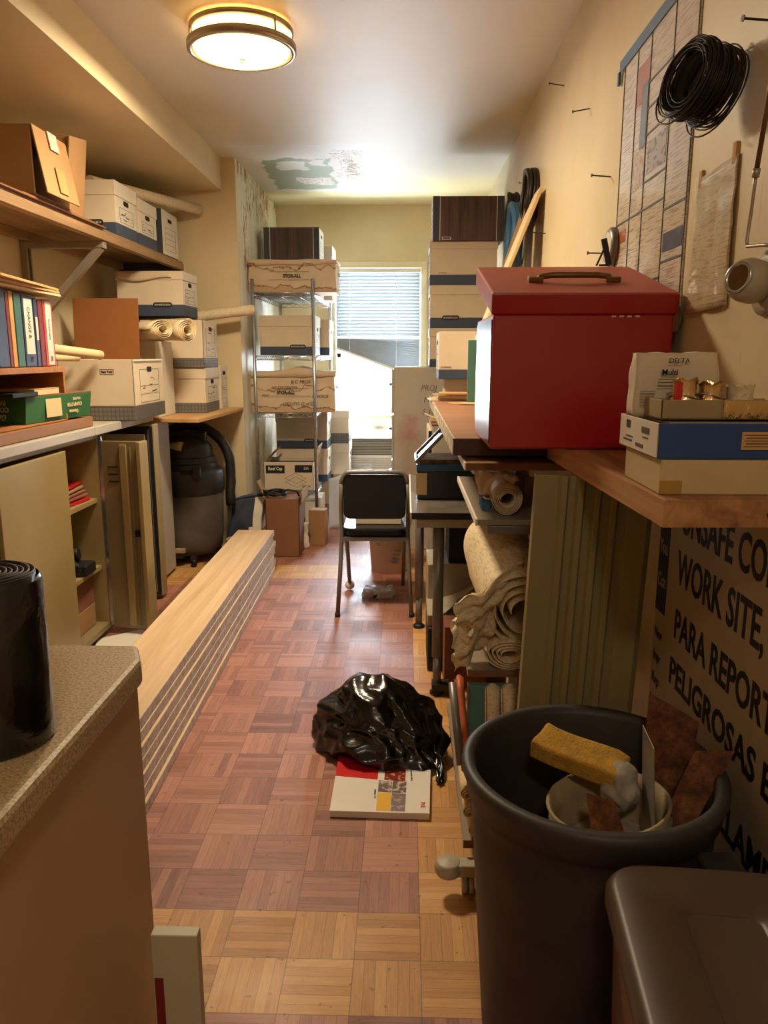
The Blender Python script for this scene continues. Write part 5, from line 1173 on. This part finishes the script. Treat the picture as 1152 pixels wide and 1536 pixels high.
# wall sign boards
M_signw = plain('sign_board', '#b3a284', .5, var=.04)
t = thing('safety_sign', 'large cream safety sign board with black capital lettering low on the right wall', 'sign', (XR, 0, 0))
b = MB(); b.box(-.007, -.0005, .25, 1.80, .22, 1.075, M_signw); b.obj('board', t)
def sgn(s, cap, w_, y, z, bold=.0022): fit_text(s, cap, w_, face_T('-x', (-.0073, y, z)), M_ink, t, bold=bold)
sgn('UNSAFE CONDITIONS', .074, .78, 1.735, .955); sgn('WORK SITE, CALL', .076, .66, 1.74, .834); sgn('PARA REPORTAR', .068, .60, 1.735, .704); sgn('PELIGROSAS EN', .062, .585, 1.745, .589); sgn('TRABAJO, LLAME', .064, .60, 1.785, .435 - .012)
t = thing('permit_sign', 'narrow notice strip with navy block at the left of the safety sign', 'sign', (XR, 0, 0))
b = MB(); b.box(-.004, -.0005, 1.803, 1.885, .22, 1.075, M_signw); b.obj('board', t)
b = MB(); b.box(-.0048, -.0041, 1.812, 1.882, .725, 1.05, plain('deep_navy', '#141a38', .5)); b.obj('navy_block', t)
for s, z in (('This', .95), ('You', .875), ('Con', .79)): fit_text(s, .034, .055, face_T('-x', (-.0049, 1.876, z)), M_signw, t, bold=.0006)
for s, z in (('New', .655), ('Impr', .595), ('Rep', .535), ('Visi', .475)): fit_text(s, .026, .05, face_T('-x', (-.0042, 1.872, z)), M_ink, t, bold=.0004)

# poster and letter on the right wall
t = thing('wall_chart', 'large glossy printed chart taped to the right wall with blue tape', 'poster', (XR, 0, 0))
M_poster = print_mat('glossy_chart_print', '#d3c7b4', '#6f6058', 1, 11, 330, .55, .2)
Y0, Y1, Z0, Z1 = 1.872, 2.475, 1.42, 2.195
b = MB(); b.box(-.004, -.0005, Y0, Y1, Z0, Z1, M_poster); b.obj('sheet', t)
def cell(name, y0, y1, z0, z1, m, n=None):
    n = n or (.0062 if 'slate' in name else .0045)
    b = MB(); b.box(-n - .0004, -n + .0004, y0, y1, z0, z1, m); return b.obj(name, t)
b = MB()
for y in (Y0 + .003, 2.035, 2.22, 2.34, Y1 - .002): b.box(-.0056, -.0042, y, y + .0045, Z0, Z1, M_dgrey)
for y0, y1, z in ((Y0, 2.035, 2.02), (2.035, 2.22, 2.05), (2.035, 2.22, 1.985), (2.035, 2.22, 1.92), (Y0, 2.035, 1.70), (2.035, 2.475, 1.73), (2.035, 2.22, 1.80), (2.035, Y1, 1.54), (Y0, 2.035, 1.575)): b.box(-.0056, -.0042, y0, y1, z, z + .005, M_dgrey)
b.obj('ruled_lines', t)
M_po, M_pb, M_pg, M_pl = plain('chart_orange', '#b06a4a', .25), plain('chart_blue', '#4d4f6c', .25), plain('chart_slate', '#6c7478', .25), plain('chart_pale', '#b3a596', .25)
cell('orange_block', 2.225, 2.335, 2.02, 2.12, M_po); cell('orange_block', 2.23, 2.33, 1.80, 1.90, print_mat('orange_rows', '#b9aa94', '#b06a4a', 1, 60, 50, .8, .25)); cell('orange_block', 2.37, 2.46, 1.675, 1.71, M_po)
cell('blue_block', 1.885, 2.025, 1.60, 1.645, M_pb); cell('slate_block', 2.225, 2.28, 1.90, 2.06, M_pg);  cell('heavy_print', 2.05, 2.20, 1.82, 1.90, print_mat('heavy_text', '#a89a88', '#4a4a52', 1, 34, 60, .9, .25)); cell('title_print', 2.24, 2.46, 1.45, 1.52, print_mat('title_text', '#b3a596', '#4a4a52', 1, 80, 30, .8, .25))
b = MB(); b.box(-.0075, -.0058, Y0, 2.53, 2.172, 2.205, M_bluetape); b.box(-.012, -.004, 2.52, 2.535, 2.14, 2.175, M_bluetape); b.obj('blue_tape', t)
b = MB(); b.box(-.008, -.006, 2.455, 2.49, 1.62, 1.70, M_bluetape); b.obj('blue_tape', t)
t = thing('notice_in_sleeve', 'wrinkled notice in a shiny plastic sleeve pinned right of the big chart', 'notice', (XR, 0, 0))
b = MB()
def fn(u, v): return Vector((-.004 - .008 * abs(math.sin(u * 5 + v * 1.5)) * (1 - v) - .002 * noise.noise(Vector((u * 5, v * 8, 0))), 1.60 + .21 * u, 1.44 + .285 * v + .006 * (1 - u)))
b.sheet(fn, 16, 20, print_mat('notice_print', '#cdbb9c', '#8a6a58', 1, 22, 260, .5, .4)); b.obj('notice_sheet', t, solid=.001)
b = MB()
def fn2(u, v): p = fn(u, v); return Vector((p.x - .005 - .005 * abs(math.sin(u * 9)) * (1 - v), 1.595 + .22 * u, 1.43 + .295 * v))
b.sheet(fn2, 16, 20, glass_mat('clear_sleeve', (.97, .96, .93, 1), .10)); b.obj('clear_sleeve', t)
b = MB(); b.box(-.006, 0, 1.612, 1.628, 1.715, 1.755, M_manila); b.box(-.006, 0, 1.785, 1.80, 1.705, 1.74, M_manila); b.obj('masking_tape', t)

# wire coil on a nail
def nail(label, y, z, tilt, ln=.065):
    t = thing('nail', label, 'nail', (XR + .004, y, z), 0, 'nails in the right wall')
    b = MB(); d = Vector((-ln * math.cos(tilt), -.012, ln * math.sin(tilt))); b.cyl((0, 0, 0), d, .0022, M_wire, seg=8); b.cyl(d, d * 1.03, .0055, M_wire, seg=10); b.obj('shank', t)
nail('topmost nail near the ceiling edge on the right wall', 3.45, 2.43, R(5)); nail('nail with a small hook below the topmost one', 2.95, 2.20, R(-12)); nail('nail level left of the big chart', 2.60, 1.90, R(2)); nail('nail at the right picture edge above the wire coil', 1.50, 1.92, 0)
nail('nail beside the round dark coil on the far wall', 4.25, 2.22, 0); nail('low nail beside the leaning boards', 3.75, 1.90, R(3)); nail('nail behind the round dial above the chest', 2.60, 1.67, 0)
t = thing('wire_coil', 'thick coil of thin black wire hanging on the right wall', 'coil', (.565, 1.63, 1.865), R(30))
rnd = random.Random(5); b = MB()
for k in range(72):
    x = -.040 + .08 * rnd.random(); r = .070 * (.66 + .38 * rnd.random()); tl = rnd.uniform(-.12, .12); ph = rnd.uniform(0, 6.3); cy, cz = rnd.uniform(-.004, .004), rnd.uniform(-.006, .004)
    b.tube([(x + tl * r * math.sin(a + ph), cy + r * math.cos(a), cz + r * math.sin(a) * (1 + .03 * math.sin(3 * a + ph))) for a in [2 * math.pi * i / 28 for i in range(28)]], .0017, M_wire, 5, close=True)
b.obj('wire_turns', t)
t.rotation_euler = (R(4), R(10), R(20))
b = MB(); b.lathe([(.046, -.024), (.058, -.024), (.062, 0), (.058, .024), (.046, .024), (.046, -.024)], M_wire, seg=28, T=Matrix.Rotation(R(90), 4, 'Y')); b.obj('wire_bundle', t)
b = MB()
for x, s in ((-.038, 1.2), (.04, 1.25)): b.tube([(x + .012 * math.sin(a), .066 * s * math.cos(a) * .9, -.012 + .064 * s * math.sin(a)) for a in [2 * math.pi * i / 30 for i in range(30)]], .0018, M_wire, 5, close=True)
b.obj('loose_loops', t)
t = thing('metal_rod', 'bent brass and steel rod hanging down the right wall at the edge', 'rod', (.61, 0, 0))
b = MB(); b.cyl((0, 1.40, 1.93), (0, 1.453, 1.667), .0045, M_brass, seg=12); b.obj('brass_tube', t)
b = MB(); b.tube([(0, 1.453, 1.667), (0, 1.456, 1.64), (0, 1.46, 1.60), (0, 1.468, 1.55), (0, 1.462, 1.541), (0, 1.40, 1.535), (0, 1.36, 1.53)], .0034, M_galv, 8); b.cyl((0, 1.452, 1.67), (0, 1.455, 1.655), .0065, M_galv, seg=12); b.obj('steel_end', t)
t = thing('wall_spotlight', 'round beige wall fixture with chrome-ringed lens at the right edge', 'fixture', (XR, 1.43, 1.475))
b = MB(); b.lathe([(0, 0), (.058, 0), (.056, .008), (.04, .012), (0, .012)], M_beige, seg=36, T=face_T('-x', (0, 0, -.0))); b.obj('wall_plate', t)
T = Matrix.Translation((-.02, 0, 0)) @ Vector((-.75, -.42, .12)).to_track_quat('Z', 'Y').to_matrix().to_4x4()
b = MB(); b.lathe([(0, -.02), (.030, -.015), (.038, .01), (.038, .03), (.033, .046), (.026, .05)], M_beige, seg=32, T=T); b.obj('lamp_head', t)
b = MB(); b.lathe([(.026, .048), (.027, .054), (.023, .056), (.021, .050)], M_steel, seg=28, T=T); b.lathe([(.022, .050), (.012, .047), (0, .046)], M_brass, seg=24, T=T); b.obj('lens_ring', t)

# coils on the far part of the right wall
def coil(name, label, y, z, R_, r_, n, m, x=.61, parts='cable_turns'):
    t = thing(name, label, 'coil', (x, y, z)); b = MB(); rn = random.Random(int(y * 10))
    for k in range(n):
        dx = rn.uniform(-.5, .5) * .05; rr = R_ * (1 - .18 * rn.random())
        b.tube([(dx + .004 * math.sin(3 * a), rr * math.cos(a), rr * math.sin(a) * 1.08) for a in [2 * math.pi * i / 30 for i in range(30)]], r_, m, 6, close=True)
    b.obj(parts, t); return t
coil('cable_coil', 'dark round cable coil hanging high on the far right wall', 4.07, 2.125, .115, .008, 16, M_wire)
coil('cable_coil', 'small dark hook coil above the blue ring on the wall', 4.62, 2.19, .05, .009, 8, M_wire, x=.60)
coil('blue_hose_coil', 'blue flat hose ring hanging on the far right wall', 4.50, 2.00, .15, .017, 9, plain('blue_hose', '#3e6f9b', .5), x=.60)
t = thing('wall_dial', 'round grey dial mounted edge-on on the wall above the chest', 'dial', (XR, 2.49, 1.675))
b = MB(); b.lathe([(0, 0), (.058, 0), (.058, .018), (.05, .026), (0, .026)], M_legmetal, seg=36, T=face_T('-x', (0, 0, 0))); b.obj('housing', t)
b = MB(); b.lathe([(0, .0265), (.044, .0265)], M_cbend, seg=30, T=face_T('-x', (0, 0, 0))); b.obj('face_plate', t)
t = thing('black_brace', 'black folding brace standing on the red chest before the dial', 'brace', (.575, 2.30, 1.60))
b = MB(); b.box(-.008, .008, -.004, .004, -.0, .075, M_black, Matrix.Rotation(R(-14), 4, 'Y')); b.obj('flat_bar', t)
b = MB(); b.cyl((.0, -.01, .0), (-.03, -.01, .0), .003, M_black); b.cyl((-.035, 0, 0), (-.012, 0, .055), .0028, M_black); b.obj('thin_rod', t)
